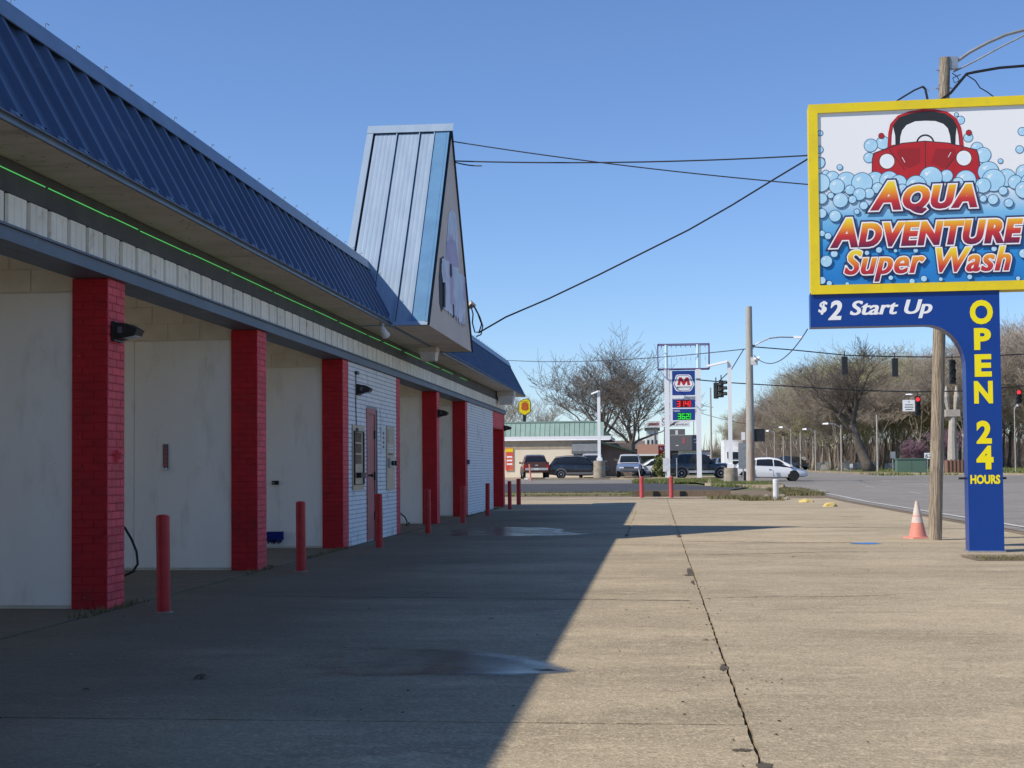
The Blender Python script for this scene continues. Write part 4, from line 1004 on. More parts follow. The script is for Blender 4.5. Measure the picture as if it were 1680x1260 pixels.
MB().box(b.x+.06,b.x+.20,-.04,.04,b.z-.16,b.z+.04).build('bracket','galv',wp,world=False)
q = arm[-1]; MB().hull([(q.x-.05,-.12,q.z-.08),(q.x+.6,-.14,q.z-.05),(q.x+.6,.14,q.z-.05),(q.x-.05,.12,q.z-.08)],[(q.x-.05,-.07,q.z+.06),(q.x+.55,-.08,q.z+.05),(q.x+.55,.08,q.z+.05),(q.x-.05,.07,q.z+.06)]).build('lamp_head','galv',wp,world=False)
for zz in (PH-.25,PH-.55,PH-.9): 
    c_ = pole_at(zz)-Vector((PX,PY,0)); MB().tube([(c_.x-.13,-.02,zz),(c_.x+.12,-.02,zz)],.012,5).build('bolt','galv',wp,world=False)
def sag(a, b, s, n=24): a = Vector(a); b = Vector(b); return [a+(b-a)*(i/n)-Vector((0,0,4*s*(i/n)*(1-i/n))) for i in range(n+1)]
def wire(pts, r, label, mt='cable', group=None, name='overhead_wire'):
    o = MB().tube(pts, r, 5).build(name, mt); tag(o, label, 'wire', group); return o
A1 = Vector((XA+.02,25.2,GZ-.25)); A2 = Vector((XA+.02,25.25,GZ-.62))
wire(sag(atX(743,232,XA+.03), atY(1534,318,PY+.02), .10), .011, 'thin wire sloping down from the gable peak to the wooden pole')
wire(sag(atX(744.5,264,XA+.03), atY(1534,240,PY+.02), .12), .013, 'thin level wire crossing from the gable to the wooden pole')
wire(sag(atX(746,266,XA+.03), atY(790,272,25.2), .02, 6), .012, 'short loop of loose wire at the gable peak')
wire([atY(*q,24.6) for q in ((785,546),(830,520),(900,490),(980,452),(1060,412),(1130,377),(1200,337),(1270,294),(1320,264))]+[atY(1400,213,24.0),atY(1480,160,23.6),atY(1500,148,23.45),atY(1514,142,23.4)], .015, 'thick twisted service cable rising from the gable side to the wooden pole')
wire([atY(1514,142,23.4),atY(1518,146,23.4),atY(1521,160,23.4),atY(1524,172,23.4),atY(1540,178,23.45)], .02, 'cable dropping behind the sign from the end of the service cable')
wire([atY(1538,168,23.2),atY(1560,152,23.2),atY(1575,134,23.2),atY(1586,121,23.2),atY(1600,118,23.2),atY(1640,111,23.2),atY(1690,107,23.2),atY(1800,99,23.0),atY(2100,92,22.5),atY(2700,60,22),atY(4200,-120,20)], .024, 'thick cable curving off the wooden pole to the right')
wire([atY(1586,123,23.2),atY(1600,132,23.2),atY(1608,144,23.2),atY(1620,151,23.2),atY(1632,160,23.2),atY(1640,168,23.2)], .010, 'loose thin wire drooping behind the top of the yellow frame')
wire([atY(1562,120,23.2),atY(1570,125,23.2),atY(1574,132,23.2),atY(1566,136,23.2),atY(1563,128,23.2),atY(1576,122,23.2)], .008, 'tangle of thin wire at the lamp bracket')
wire([atY(1512,140,23.4),atY(1526,150,23.4),atY(1542,138,23.3),atY(1552,128,23.3)], .006, 'pale guy wire from the service cable to the wooden pole','galv')
# weatherhead on the right flank of the gable
wh = thing('weatherhead', (XA-.1, 27.75, 4.2), 'small service weatherhead with looped cables on the far side of the gable', 'electrical fitting')
MB().tube([tuple(atY(768,505,27.75)-wh.location),tuple(atY(774,498,27.75)-wh.location),tuple(atY(778,503,27.75)-wh.location)],[.05,.07,.05],8).build('head','steel_panel',wh,world=False)
for L_ in (((772,500),(776,515),(775,530),(779,545),(786,545)),((776,500),(784,515),(790,532),(786,545)),((778,502),(787,520),(792,535),(789,549),(781,552))):
    MB().tube([tuple(atY(x,y,27.5)-wh.location) for x,y in L_],.014,5).build('cable_loop','cable',wh,world=False)
# ------------------------------------------------------------------ cone, rocks, scraps
cn = thing('traffic_cone', (4.27,23.93,0), 'faded orange and white traffic cone beside the wooden pole', 'traffic cone')
o = MB().hull([(-.18,-.18,0),(.18,-.18,0),(.18,.18,0),(-.18,.18,0)],[(-.17,-.17,.03),(.17,-.17,.03),(.17,.17,.03),(-.17,.17,.03)]).build('base','cone_orange',cn,world=False)
def cr_(z): return .145-(.145-.022)*(z-.03)/.58
for nm, mt, a, b in (('cone_body','cone_orange',.0302,.26),('reflective_collar','cone_white',.26,.36),('cone_body','cone_orange',.36,.375),('reflective_collar','cone_white',.375,.61)):
    o = MB().tube([(0,0,a),(0,0,b)],[cr_(a),cr_(b)],20).build(nm, mt, cn, world=False); smooth_angle(o,30)
cn.rotation_euler = (0.02,-.03,.3)
def rock(name, loc, sx, sy, sz, mt, seed):
    bm = bmesh.new(); bmesh.ops.create_icosphere(bm, subdivisions=3, radius=1)
    for v in bm.verts:
        k = 1+.35*noise.noise(v.co*1.3+Vector((seed,0,0)))+.12*noise.noise(v.co*4+Vector((seed,2,0))); v.co = Vector((v.co.x*sx*k, v.co.y*sy*k, max(-.2,v.co.z)*sz*k+.1*sz))
    me = bpy.data.meshes.new(name); bm.to_mesh(me); bm.free(); me.materials.append(M[mt]); o = bpy.data.objects.new(name, me); COL.objects.link(o); o.location = loc; return o
p = ground(1322,824); tag(rock('broken_kerb', p, .26,.16,.10,'yellow_rock',1), 'long yellow painted lump of broken kerb near the white post','rubble','yellow broken kerb lumps')
p = ground(1362,831); tag(rock('broken_kerb', p, .20,.15,.11,'yellow_rock',5), 'smaller yellow painted lump of broken kerb nearer the cone','rubble','yellow broken kerb lumps')
for i,(px,py,s) in enumerate(((1258,815,.12),(1283,816,.14),(1296,812,.10),(1290,820,.13),(1301,806,.09))):
    tag(rock('rubble_stone', ground(px,py), s,s*.7,s*.7,'old_concrete',i*3+2), ('rough concrete chunk left of the stout white post among weeds','rough concrete chunk close against the right side of the stout white post','rough concrete chunk second to the right of the stout white post','low concrete chunk in front and right of the stout white post','small pale chunk farthest back from the stout white post')[i],'rubble','concrete chunks by the white post')
for i,(px,py) in enumerate(((1341,809),(1310,806))):
    tag(rock('kerb_fragment', ground(px,py), .45,.14,.10,'old_concrete',i+20), ('broken slab of kerb nearer the road edge line','broken slab of kerb farther back by the grass island')[i],'rubble','kerb fragments by the road')
bsx = patch('paint_scrap', 3.2, 22.3, .22, .16, 'blue_scrap', 0.007, kind=None); tag(bsx,'flat bright blue scrap lying on the concrete left of the cone','litter')
def leaf(px, py, s, label):
    p = ground(px,py); mb = MB()
    for i in range(4):
        a = rnd.uniform(0,6.28); c = Vector((math.cos(a),math.sin(a),0)); d = Vector((-c.y,c.x,0)); q = p+Vector((rnd.uniform(-s,s)*.4,rnd.uniform(-s,s)*.4,.004))
        mb.add([q-c*s,q-d*s*.3+Vector((0,0,s*.25)),q+c*s+Vector((0,0,s*.4)),q+d*s*.3+Vector((0,0,s*.2))],[(0,1,2,3)])
    o = mb.build('dead_leaf','leaf_litter',fix=False); tag(o,label,'leaf'); return o
leaf(1302,914,.035,'curled dead leaf on the concrete, nearest the blue sign'); leaf(1157,1051,.024,'dark leaf scrap beside the long joint in the foreground'); leaf(1170,1051,.015,'crumpled brown scrap touching the long joint')
leaf(806,1017,.03,'dark leaf lying in the building shadow'); leaf(330,1113,.05,'dark twig on the shaded concrete by the wet patch'); leaf(140,1133,.025,'small dark leaf at the lower left of the shade')
mb = MB()
for _ in range(520):
    x = rnd.uniform(-4.5,6.2); y = 4.5+rnd.random()**1.6*30; s = rnd.uniform(.003,.013)
    if rnd.random() < .35: x = XJ+rnd.gauss(0,.12)
    a = rnd.uniform(0,6.28); c = Vector((math.cos(a),math.sin(a),0))*s; d = Vector((-c.y,c.x,0))*.5; q = Vector((x,y,.003))
    mb.add([q-c,q-d+Vector((0,0,s*.5)),q+c,q+d+Vector((0,0,s*.5))],[(0,1,2,3)])
o = mb.build('debris','leaf_litter',fix=False); o['kind'] = 'stuff'
mb = MB()
for _ in range(160):
    x = rnd.uniform(-4.5,6.2); y = 4.5+rnd.random()**1.6*30; s = rnd.uniform(.004,.010)
    mb.hull([(x-s,y-s,.001),(x+s,y-s*.6,.001),(x+s*.4,y+s,.001)],[(x-s*.5,y-s*.4,s),(x+s*.5,y-s*.3,s*.8),(x+s*.2,y+s*.5,s*.9)])
o = mb.build('gravel','old_concrete'); o['kind'] = 'stuff'
# ------------------------------------------------------------------ vehicles  (local frame: +x forward, +y left)
def loft(mb, rings, close=True):
    n = len(rings[0]); vs = [p for r in rings for p in r]; fs = []
    for i in range(len(rings)-1):
        for j in range(n): fs.append((i*n+j, i*n+(j+1)%n, (i+1)*n+(j+1)%n, (i+1)*n+j))
    fs += [tuple(range(n)), tuple(range((len(rings)-1)*n, len(rings)*n))]
    mb.add(vs, fs)
def lerp_st(st, x):
    for a, b in zip(st[:-1], st[1:]):
        if a[0] <= x <= b[0]:
            t = (x-a[0])/(b[0]-a[0]+1e-9); return [a[i]+(b[i]-a[i])*t for i in range(len(a))]
    return st[0] if x < st[0][0] else st[-1]
def vehicle(name, loc, rz, label, cat, paint, body, cabin, wheels, wr, side_windows, rim='alloy', arch=None, rails=None, cladding=None, lamps=True, bed=None, rear_glass=True, group=None, tail_h=None, plate=False, two_tone=None, scale=1.0, mirror=True, mirror_mat=None):
    """body: (x, z_low, z_belt, half_width); cabin: (x, z_roof, half_roof)"""
    t = thing(name, loc, label, cat, group, rz); t.scale = (scale,)*3
    mb = MB(); rings = []
    for x, zl, zb, w in body:
        h = zb-zl
        half = [(w*.80,zl),(w*.96,zl+.10*h),(w,zl+.38*h),(w*.995,zl+.68*h),(w*.955,zb-.04*h),(w*.86,zb+.005*h),(w*.4,zb+.03*h)]
        rings.append([(x,y,z) for y,z in half]+[(x,-y,z) for y,z in reversed(half)])
    loft(mb, rings); o = mb.build('body', paint, t, world=False); smooth_angle(o, 38)
    # cabin shell
    mb = MB(); rings = []; prof = []
    for x, zr, wr_ in cabin:
        b = lerp_st(body, x); zb = b[2]-.02; wb = b[3]*.95
        half = [(wb,zb),(wb+(wr_-wb)*.35,zb+(zr-zb)*.45),(wr_*1.0,zr-.07*(zr>zb+.1)),(wr_*.90,zr-.015),(wr_*.5,zr+.01)]
        rings.append([(x,y,z) for y,z in half]+[(x,-y,z) for y,z in reversed(half)]); prof.append((x,zb,zr,wb,wr_))
    loft(mb, rings); o = mb.build('cabin', two_tone or paint, t, world=False); smooth_angle(o, 30)
    def side(x, k, s):
        a = lerp_st(prof, x); z = a[1]+(a[2]-.07-a[1])*k
        y = a[3]+(a[4]-a[3])*(k*.35/.45 if k < .45 else .35+(k-.45)/.55*.65)
        return Vector((x, s*(y+.020), z))
    for s in (1,-1):
        for (x0b,x1b,x0t,x1t) in side_windows:
            mb = MB(); K = [.10,.45,.70,.93]; NC = 9; vs = []
            for k in K:
                f = (k-.10)/.83
                for q in range(NC):
                    xa = x0b+(x0t-x0b)*f; xb = x1b+(x1t-x1b)*f
                    vs.append(side(xa+(xb-xa)*q/(NC-1), k, s))
            fsx = [(r*NC+q, r*NC+q+1, (r+1)*NC+q+1, (r+1)*NC+q) for r in range(3) for q in range(NC-1)]
            mb.add(vs, fsx if s < 0 else [f_[::-1] for f_ in fsx]); mb.build('side_window','glass_car',t,world=False,fix=False)
    # windscreens
    def screen(i0, i1, nm):
        a = prof[i0]; b = prof[i1]
        sgn_ = 1 if a[0] > b[0] else -1; off = Vector((sgn_*.014,0,.014))
        if abs(a[0]-b[0]) < .03: off = Vector((sgn_*.014,0,0))
        def P(k, s):
            z0 = a[2]; z1 = b[2]-.03; x = a[0]+(b[0]-a[0])*k; return Vector((x, s*((a[4]*(1-k)+b[4]*k)*.90), a[2]+(b[2]-a[2])*k))+off
        mb = MB(); mb.add([P(.10,1),P(.10,-1),P(.90,-1),P(.90,1)],[(0,1,2,3)]); mb.build(nm,'glass_car',t,world=False)
    screen(len(prof)-1, len(prof)-2, 'windscreen')
    if rear_glass: screen(0, 1, 'rear_window')
    # wheels
    for wx in wheels:
        for s in (1,-1):
            w = lerp_st(body, wx)[3]
            whl = MB()
            yo = s*(w+.012); yi = s*(w-.21)
            pr_ = [(wr*.60,yo),(wr*.93,yo),(wr,yo-s*.03),(wr,yi+s*.03),(wr*.9,yi)]
            rg = []
            for r_, yy in pr_: rg.append([(wx+r_*math.cos(2*math.pi*i/24), yy, wr+r_*math.sin(2*math.pi*i/24)) for i in range(24)])
            loft(whl, rg); ty = whl.build('tyre','tyre',t,world=False); smooth_angle(ty,40)
            rm = MB(); rm.add([(wx+wr*.58*math.cos(2*math.pi*i/20), yo-s*.03, wr+wr*.58*math.sin(2*math.pi*i/20)) for i in range(20)],[tuple(range(20))]); rm.build('wheel_well','black_plastic',ty,world=False)
            rm = MB()
            for k in range(5):
                a = 2*math.pi*k/5+.3; d = Vector((math.cos(a),0,math.sin(a))); n = Vector((-d.z,0,d.x)); c0_ = Vector((wx,yo-s*.012,wr))
                rm.hull([c0_-n*.045,c0_+n*.045,c0_+d*wr*.58+n*.06,c0_+d*wr*.58-n*.06],[c0_-n*.04+Vector((0,s*.014,0)),c0_+n*.04+Vector((0,s*.014,0)),c0_+d*wr*.57+n*.05+Vector((0,s*.006,0)),c0_+d*wr*.57-n*.05+Vector((0,s*.006,0))])
            rr = [[(wx+q_*math.cos(2*math.pi*i/24), yy, wr+q_*math.sin(2*math.pi*i/24)) for i in range(24)] for q_, yy in ((wr*.54,yo-s*.01),(wr*.56,yo+s*.004),(wr*.61,yo+s*.003))]
            for i in range(24):
                j = (i+1)%24
                rm.add([rr[0][i],rr[0][j],rr[1][j],rr[1][i],rr[2][i],rr[2][j]],[(0,1,2,3),(3,2,5,4)])
            rm.build('rim',rim,ty,world=False)
            am = MB(); n = 16; ro, ri = wr*1.30, wr*1.06
            A = [math.pi*(-.06+1.12*i/n) for i in range(n+1)]
            if arch:
                vs = [];
                for a in A:
                    for r_, yy in ((ri,s*(w*.97)),(ri,s*(w+.03)),(ro,s*(w+.022)),(ro,s*(w*.97))): vs.append((wx+r_*math.cos(a),yy,wr+r_*math.sin(a)))
                am.add(vs,[(4*i+q,4*i+(q+1)%4,4*(i+1)+(q+1)%4,4*(i+1)+q) for i in range(n) for q in range(4)]); am.build('wheel_arch',arch,t,world=False)
            ap = [(wx+wr*1.10*math.cos(a),s*(w+.006),wr+wr*1.10*math.sin(a)) for a in A]
            dk = MB(); dk.add(ap,[tuple(range(len(ap)))]); dk.build('arch_gap','black_plastic',t,world=False)
    f = body[-1]; r = body[0]
    if cladding:
        for s in (1,-1):
            x0, x1 = wheels[0]+wr*1.2, wheels[1]-wr*1.2; w = lerp_st(body,(x0+x1)/2)[3]; zl = lerp_st(body,0)[1]
            MB().box(x0,x1,min(s*(w-.06),s*(w+.018)),max(s*(w-.06),s*(w+.018)),zl+.10,zl+.26).build('rocker_trim',cladding,t,world=False)
    for s in (1,-1):                      # door shut lines and handles
        for x in sorted({q[1] for q in side_windows})[:2]:
            b = lerp_st(body,x); MB().box(x-.006,x+.006,min(s*b[3]*.99,s*(b[3]+.006)),max(s*b[3]*.99,s*(b[3]+.006)),b[1]+.2*(b[2]-b[1]),b[1]+.68*(b[2]-b[1])).build('shut_line','black_plastic',t,world=False)
            MB().box(x-.26,x-.10,min(s*b[3]*.99,s*(b[3]+.02)),max(s*b[3]*.99,s*(b[3]+.02)),b[2]-.20,b[2]-.165).build('door_handle','trim_grey',t,world=False)
        if mirror:
            x = cabin[-1][0]-.35; b = lerp_st(body,x); y0 = s*(b[3]*.93); 
            MB().hull([(x-.06,y0,b[2]+.03),(x+.10,y0,b[2]+.03),(x+.10,y0+s*.20,b[2]+.05),(x-.06,y0+s*.22,b[2]+.05)],[(x-.06,y0+s*.03,b[2]+.16),(x+.06,y0+s*.03,b[2]+.16),(x+.06,y0+s*.19,b[2]+.18),(x-.06,y0+s*.21,b[2]+.18)]).build('mirror',mirror_mat or paint,t,world=False)
    # lamps front and rear
    zf = f[1]+(f[2]-f[1]); w = f[3]; b2 = body[-2]
    for s in (1,-1):
        ya, yb = s*w*.50, s*w*.93
        MB().hull([(f[0]+.012,ya,zf-.20),(f[0]+.012,yb*.98,zf-.18),(b2[0]-.02,s*(b2[3]*.985),zf-.14),(f[0]-.12,ya,zf-.2)],[(f[0]+.0,ya,zf-.07),(f[0]-.0,yb*.97,zf-.05),(b2[0]-.03,s*(b2[3]*.97),zf-.02),(f[0]-.14,ya,zf-.05)]).build('headlight','lamp_clear',t,world=False)
        zr_ = r[2]; h_ = tail_h or .22; ys = sorted((s*r[3]*.70,s*(r[3]+.012)))
        MB().box(r[0]-.018,r[0]+.14,ys[0],ys[1],zr_-.10-h_,zr_-.08).build('tail_light','lamp_red',t,world=False)
    MB().box(f[0]-.02,f[0]+.014,-w*.46,w*.46,zf-.25,zf-.10).build('grille','black_plastic',t,world=False)
    MB().box(f[0]-.02,f[0]+.022,-w*.8,w*.8,f[1]+.06,f[1]+.20).build('front_bumper','trim_grey',t,world=False)
    MB().box(r[0]-.03,r[0]+.02,-r[3]*.9,r[3]*.9,r[1]+.05,r[1]+.22).build('rear_bumper','chrome' if bed else 'trim_grey',t,world=False)
    MB().box(r[0]-.036,r[0]-.0305,-.16,.16,r[1]+.26 if not bed else r[1]+.08,r[1]+.38 if not bed else r[1]+.2).build('number_plate','plate',t,world=False)
    if rails:
        for s in (1,-1):
            MB().tube([(x,s*(wr_*.80),zr+.05) for x,zr,wr_ in cabin[1:-1]],.02,6).build('roof_rail',rails,t,world=False)
    return t
SUV_BODY = [(-2.30,.45,.95,.80),(-2.22,.33,1.08,.88),(-1.45,.26,1.12,.92),(0,.24,1.07,.92),(.85,.25,1.04,.92),(1.55,.28,.99,.90),(2.10,.32,.88,.84),(2.30,.40,.74,.70)]
SUV_CAB = [(-2.20,1.10,.80),(-1.80,1.60,.66),(-1.0,1.69,.68),(-.1,1.70,.68),(.45,1.62,.66),(1.22,1.04,.78)]
SUV_WIN = [(-1.90,-1.15,-1.62,-1.10),(-1.08,-.10,-1.03,-.12),(-.04,1.02,-.06,.44)]
p = onY(951,106); vehicle('parked_suv', p, math.radians(3), 'black crossover with silver arch trim parked behind the white lamp post', 'car', 'paint_black', SUV_BODY, SUV_CAB, (-1.38,1.36), .35, SUV_WIN, arch='trim_grey', rails='chrome', cladding='trim_grey')
BOX_BODY = [(-2.25,.45,1.00,.82),(-2.18,.36,1.12,.90),(-1.4,.32,1.12,.93),(0,.32,1.10,.93),(1.0,.32,1.08,.93),(1.7,.33,1.06,.92),(2.15,.36,1.00,.88),(2.28,.42,.86,.80)]
BOX_CAB = [(-2.20,1.12,.84),(-2.05,1.72,.72),(-1.2,1.80,.74),(0,1.80,.74),(.35,1.74,.72),(1.02,1.10,.82)]
p = onY(1149,103.5); vehicle('parked_suv', p, math.radians(2), 'black boxy off-roader with wide grey arches behind the fuel price sign', 'car', 'paint_black', BOX_BODY, BOX_CAB, (-1.38,1.42), .40, [(-1.98,-1.2,-1.9,-1.2),(-1.12,-.12,-1.12,-.14),(-.04,.85,-.06,.36)], arch='trim_grey', rails='trim_grey', cladding='chrome', mirror_mat='black_plastic')
HB_BODY = [(-2.18,.40,.84,.70),(-2.10,.30,.98,.82),(-1.4,.24,.99,.86),(0,.20,.92,.87),(.9,.21,.88,.87),(1.5,.24,.80,.85),(2.02,.27,.70,.78),(2.22,.34,.56,.62)]
HB_CAB = [(-2.12,1.02,.70),(-1.55,1.32,.62),(-.8,1.47,.64),(-.1,1.49,.64),(.45,1.40,.62),(1.52,.84,.72)]
p = onY(1264,90); hb = vehicle('hatchback', p, math.radians(1), 'white hatchback with dented rear corner crossing behind the pale utility pole', 'car', 'paint_white', HB_BODY, HB_CAB, (-1.36,1.34), .32, [(-1.75,-1.0,-1.35,-.96),(-.94,.10,-.90,.08),(.16,1.42,.14,.60)], rim='rim_dark', mirror_mat='paint_white')
MB().hull([(-2.0,-.87,.40),(-1.62,-.89,.34),(-1.62,-.89,.66),(-1.85,-.88,.60)],[(-2.0,-.84,.42),(-1.62,-.86,.36),(-1.62,-.86,.64),(-1.85,-.85,.58)]).build('dented_panel','black_plastic',hb,world=False)
# maroon pickup seen from the rear
PK_BODY = [(-2.75,.62,1.14,.92),(-2.70,.50,1.18,.96),(-1.5,.46,1.18,.97),(0,.42,1.14,.97),(1.2,.42,1.12,.97),(2.0,.44,1.10,.95),(2.6,.48,1.04,.90),(2.72,.52,.90,.80)]
PK_CAB = [(-1.02,1.16,.86),(-.90,1.74,.70),(-.3,1.84,.73),(.45,1.82,.72),(.7,1.74,.70),(1.35,1.12,.84)]
def pickup(loc, rz, label, paint, tone, **k):
    t = vehicle('pickup_truck', loc, rz, label, 'truck', paint, PK_BODY, PK_CAB, (-1.62,1.75), .40, [(-.90,-.02,-.82,-.04),(.06,1.15,.05,.66)], bed=True, tail_h=.34, arch='trim_grey', mirror_mat='black_plastic', **k)
    MB().box(-2.60,-1.15,-.78,.78,1.175,1.196).build('bed_floor','black_plastic',t,world=False)
    for s in (1,-1): MB().box(-2.72,-1.04,min(s*.80,s*.93),max(s*.80,s*.93),1.15,1.26).build('bed_rail',paint,t,world=False)
    MB().box(-2.772,-2.70,-.70,.70,.72,1.27).build('tailgate',paint,t,world=False)
    MB().box(-2.782,-2.7725,-.11,.11,1.0,1.07).build('badge','chrome',t,world=False)
    return t
p = onY(877,107); pk = pickup(p, math.radians(98), 'maroon pickup with tan flank seen from behind beside the red banner', 'paint_maroon', None)
for s in (-1,):
    MB().box(-1.0,2.2,s*.985-.004,s*.985+.004,.55,.98).build('flank_panel','paint_tan',pk,world=False)
p = onY(1033,112); pickup(p, math.radians(-90), 'steel blue pickup facing the camera under the bare trees', 'paint_steelblue', None, two_tone='paint_silver')
p = onY(972,113); vehicle('parked_suv', p, math.radians(-88), 'dark people carrier with pale roof parked behind the black crossover', 'car', 'paint_grey', SUV_BODY, SUV_CAB, (-1.38,1.36), .35, SUV_WIN, two_tone='paint_silver', scale=1.12)
p = onY(1078,116); vehicle('sedan', p, math.radians(185), 'white car half hidden by the green bush and fuel sign leg', 'car', 'paint_white', HB_BODY, HB_CAB, (-1.36,1.34), .32, [(-.92,.12,-.90,.08),(.20,1.30,.15,.52)])
p = onY(1299,165); vehicle('sedan', p, math.radians(-60), 'dark car beyond the bonnet of the white hatchback', 'car', 'paint_black', HB_BODY, HB_CAB, (-1.36,1.34), .32, [(-.92,.12,-.90,.08),(.20,1.30,.15,.52)], scale=1.1)
# white box truck far down the road
p = onY(1203,190); bt = thing('box_truck', p, 'white box truck coming down the far road', 'truck', rz=math.radians(-88))
MB().box(-4,1.0,-1.25,1.25,.9,3.9).build('cargo_box','white_clean',bt,world=False)
MB().hull([(1.1,-1.1,.5),(2.6,-1.1,.5),(2.6,1.1,.5),(1.1,1.1,.5)],[(1.1,-1.05,2.5),(2.0,-1.0,2.5),(2.0,1.0,2.5),(1.1,1.05,2.5)]).build('cab','paint_white',bt,world=False)
MB().hull([(2.42,-.95,1.45),(2.43,.95,1.45),(2.12,.95,2.3),(2.12,-.95,2.3)],[(2.46,-.95,1.47),(2.47,.95,1.47),(2.16,.95,2.32),(2.16,-.95,2.32)]).build('windscreen','glass_car',bt,world=False)
MB().box(2.602,2.64,-.7,.7,.7,1.15).build('grille','black_plastic',bt,world=False)
for x in (-2.8,1.9):
    for y in (-1.0,1.0): MB().cyl((x,y-.13,.45),.45,.26,14,axis='y').build('wheel','tyre',bt,world=False)
for i,(px,Y,pt_,lb) in enumerate(((1172,230,'paint_black','dark car far down the main road, left of the lamp post'),(1180,270,'paint_silver','silver car farthest down the main road'),(1186,210,'paint_grey','grey car waiting far down the main road'))):
    vehicle('distant_car', onY(px,Y), math.radians(-88), lb, 'car', pt_, SUV_BODY, SUV_CAB, (-1.38,1.36), .35, SUV_WIN)

# ------------------------------------------------------------------ fuel price sign
FYD = 102.0
fl = onY(1095.5,FYD); frr = onY(1147.5,FYD); fc = (fl+frr)/2
fs_ = thing('fuel_price_sign', fc, 'tall fuel price sign with red M in a hexagon and red and green digits', 'sign')
def fp(px, py, y=0.0): q = atY(px,py,FYD+y)-fc; return (q.x, q.z)
hw = (frr.x-fl.x)/2; _, ztop = fp(1094,606)
for s in (-1,1): MB().box(s*hw-.17,s*hw+.17,-.15,.15,-.1,ztop).build('leg','white_clean',fs_,world=False)
x0,z1 = fp(1098,609); x1,z0 = fp(1141,690)
MB().box(x0,x1,-.12,.12,z0-.05,z1).build('cabinet','white_clean',fs_,world=False)
def fq(l, r, t_, b, mt, nm, y=-.125, d=.004):
    a, zt_ = fp(l,t_,y); c, zb_ = fp(r,b,y); return MB().box(a,c,y,y+d,zb_,zt_).build(nm, mt, fs_, world=False)
fq(1102.5,1140.5,608.5,648,'sign_navy','logo_panel'); fq(1103,1140.5,654,668.5,'sign_navy','price_panel'); fq(1103.5,1140.5,671,689,'sign_navy','price_panel')
fq(1122,1140,650.5,655.5,'galv','price_header',-.13)
def fpoly(pts_, mt, nm, y):
    q = [fp(u,v,y) for u,v in pts_]; return MB().add([(x,y,z) for x,z in q],[tuple(range(len(q)))]).build(nm,mt,fs_,world=False,fix=False)
HX = [(1104,630.5),(1109,616),(1112,614.5),(1130,614.5),(1133,616),(1139.5,630.5),(1134,640.5),(1131,642),(1112,642),(1108.5,640.5)]
cxh, cyh = 1121.7, 628.5
sc = lambda k: [(cxh+(u-cxh)*k, cyh+(v-cyh)*k) for u,v in HX]
fpoly(sc(1.0)[::-1],'print_white','logo_border',-.130); fpoly(sc(.90)[::-1],'sign_navy','logo_ring',-.132); fpoly(sc(.84)[::-1],'print_white','logo_field',-.134)
fpoly([(1111,632),(1114,619),(1118.5,619),(1121.7,625),(1125,619),(1129.5,619),(1132.5,632),(1127.8,632),(1126.6,625.5),(1122.8,632),(1120.6,632),(1116.8,625.5),(1115.6,632)][::-1],'print_red','logo_letter',-.137)
def ftext(body,l,r,b,t_,mt,y=-.138):
    a, zb_ = fp(l,b,y); c, zt_ = fp(r,t_,y); lettering(body,(a,c,zb_,zt_),y,mt,fs_,bold=.01)
ftext('MARATHON',1110.5,1133.5,637.3,633.4,'print_green'); ftext('REGULAR',1104.5,1120,655.5,652.5,'print_white'); ftext('DIESEL',1105,1116,675.5,673,'print_white')
SEG = {'0':'abcdef','1':'bc','2':'abged','3':'abgcd','4':'fgbc','6':'afgedc','9':'abcdfg'}
def digit(ch, l, t_, w, h, mt, y=-.145):
    k = w*.20; g = {'a':(l,t_,l+w,t_+k),'d':(l,t_+h-k,l+w,t_+h),'g':(l,t_+h/2-k/2,l+w,t_+h/2+k/2),'f':(l,t_,l+k,t_+h/2),'b':(l+w-k,t_,l+w,t_+h/2),'e':(l,t_+h/2,l+k,t_+h),'c':(l+w-k,t_+h/2,l+w,t_+h)}
    mb = MB()
    for i, q in enumerate(SEG[ch]):
        a, z1_ = fp(g[q][0],g[q][1],y); c, z0_ = fp(g[q][2],g[q][3],y); mb.box(a,c,y-.0006*i,y+.004-.0006*i,z0_,z1_)
    mb.build('digit',mt,fs_,world=False)
fq(1110,1134,656.5,668,'led_back_red','display',-.128); fq(1111,1134,677,689,'led_back_green','display',-.128)
for ch,l in (('3',1111),('1',1117.5),('4',1124.5)): digit(ch,l,658,5,9,'led_red')
digit('9',1131,657.5,2.4,5,'led_red'); digit('0',1131,663,2.4,4.5,'led_red')
for ch,l in (('3',1112),('6',1118.5),('2',1125)): digit(ch,l,678.5,5,9.3,'led_green')
digit('9',1131.2,678,2.4,5,'led_green'); digit('0',1131.2,683.5,2.4,4.5,'led_green')
# open frame on top with bare tubes
a0,zt1 = fp(1079,566); a1,zb1 = fp(1163.5,605)
mb = MB(); 
for y in (-.5,.5):
    for pa,pb in (((a0,y,zb1),(a1,y,zb1)),((a0,y,zt1),(a1,y,zt1)),((a0,y,zb1),(a0,y,zt1)),((a1,y,zb1),(a1,y,zt1))): mb.tube([pa,pb],.038,4)
for x in (a0,a1):
    for z in (zb1,zt1): mb.tube([(x,-.5,z),(x,.5,z)],.038,4)
mb.build('sign_frame','purple_frame',fs_,world=False)
for s in (-1,1): MB().tube([(s*hw,0,ztop),(s*hw,0,zt1)],.11,8).build('upright','tube_cyan',fs_,world=False)
for i in range(10):
    x = a0+(a1-a0)*(i+.8)/10.6; MB().tube([(x,0,zb1+.05),(x,0,zt1-.05)],.02,5).build('bare_tube','tube_cyan',fs_,world=False); MB().box(x-.02,x+.02,-.03,.03,zt1-.2,zt1-.052).build('socket','purple_frame',fs_,world=False)
q0 = fp(1097,705); 
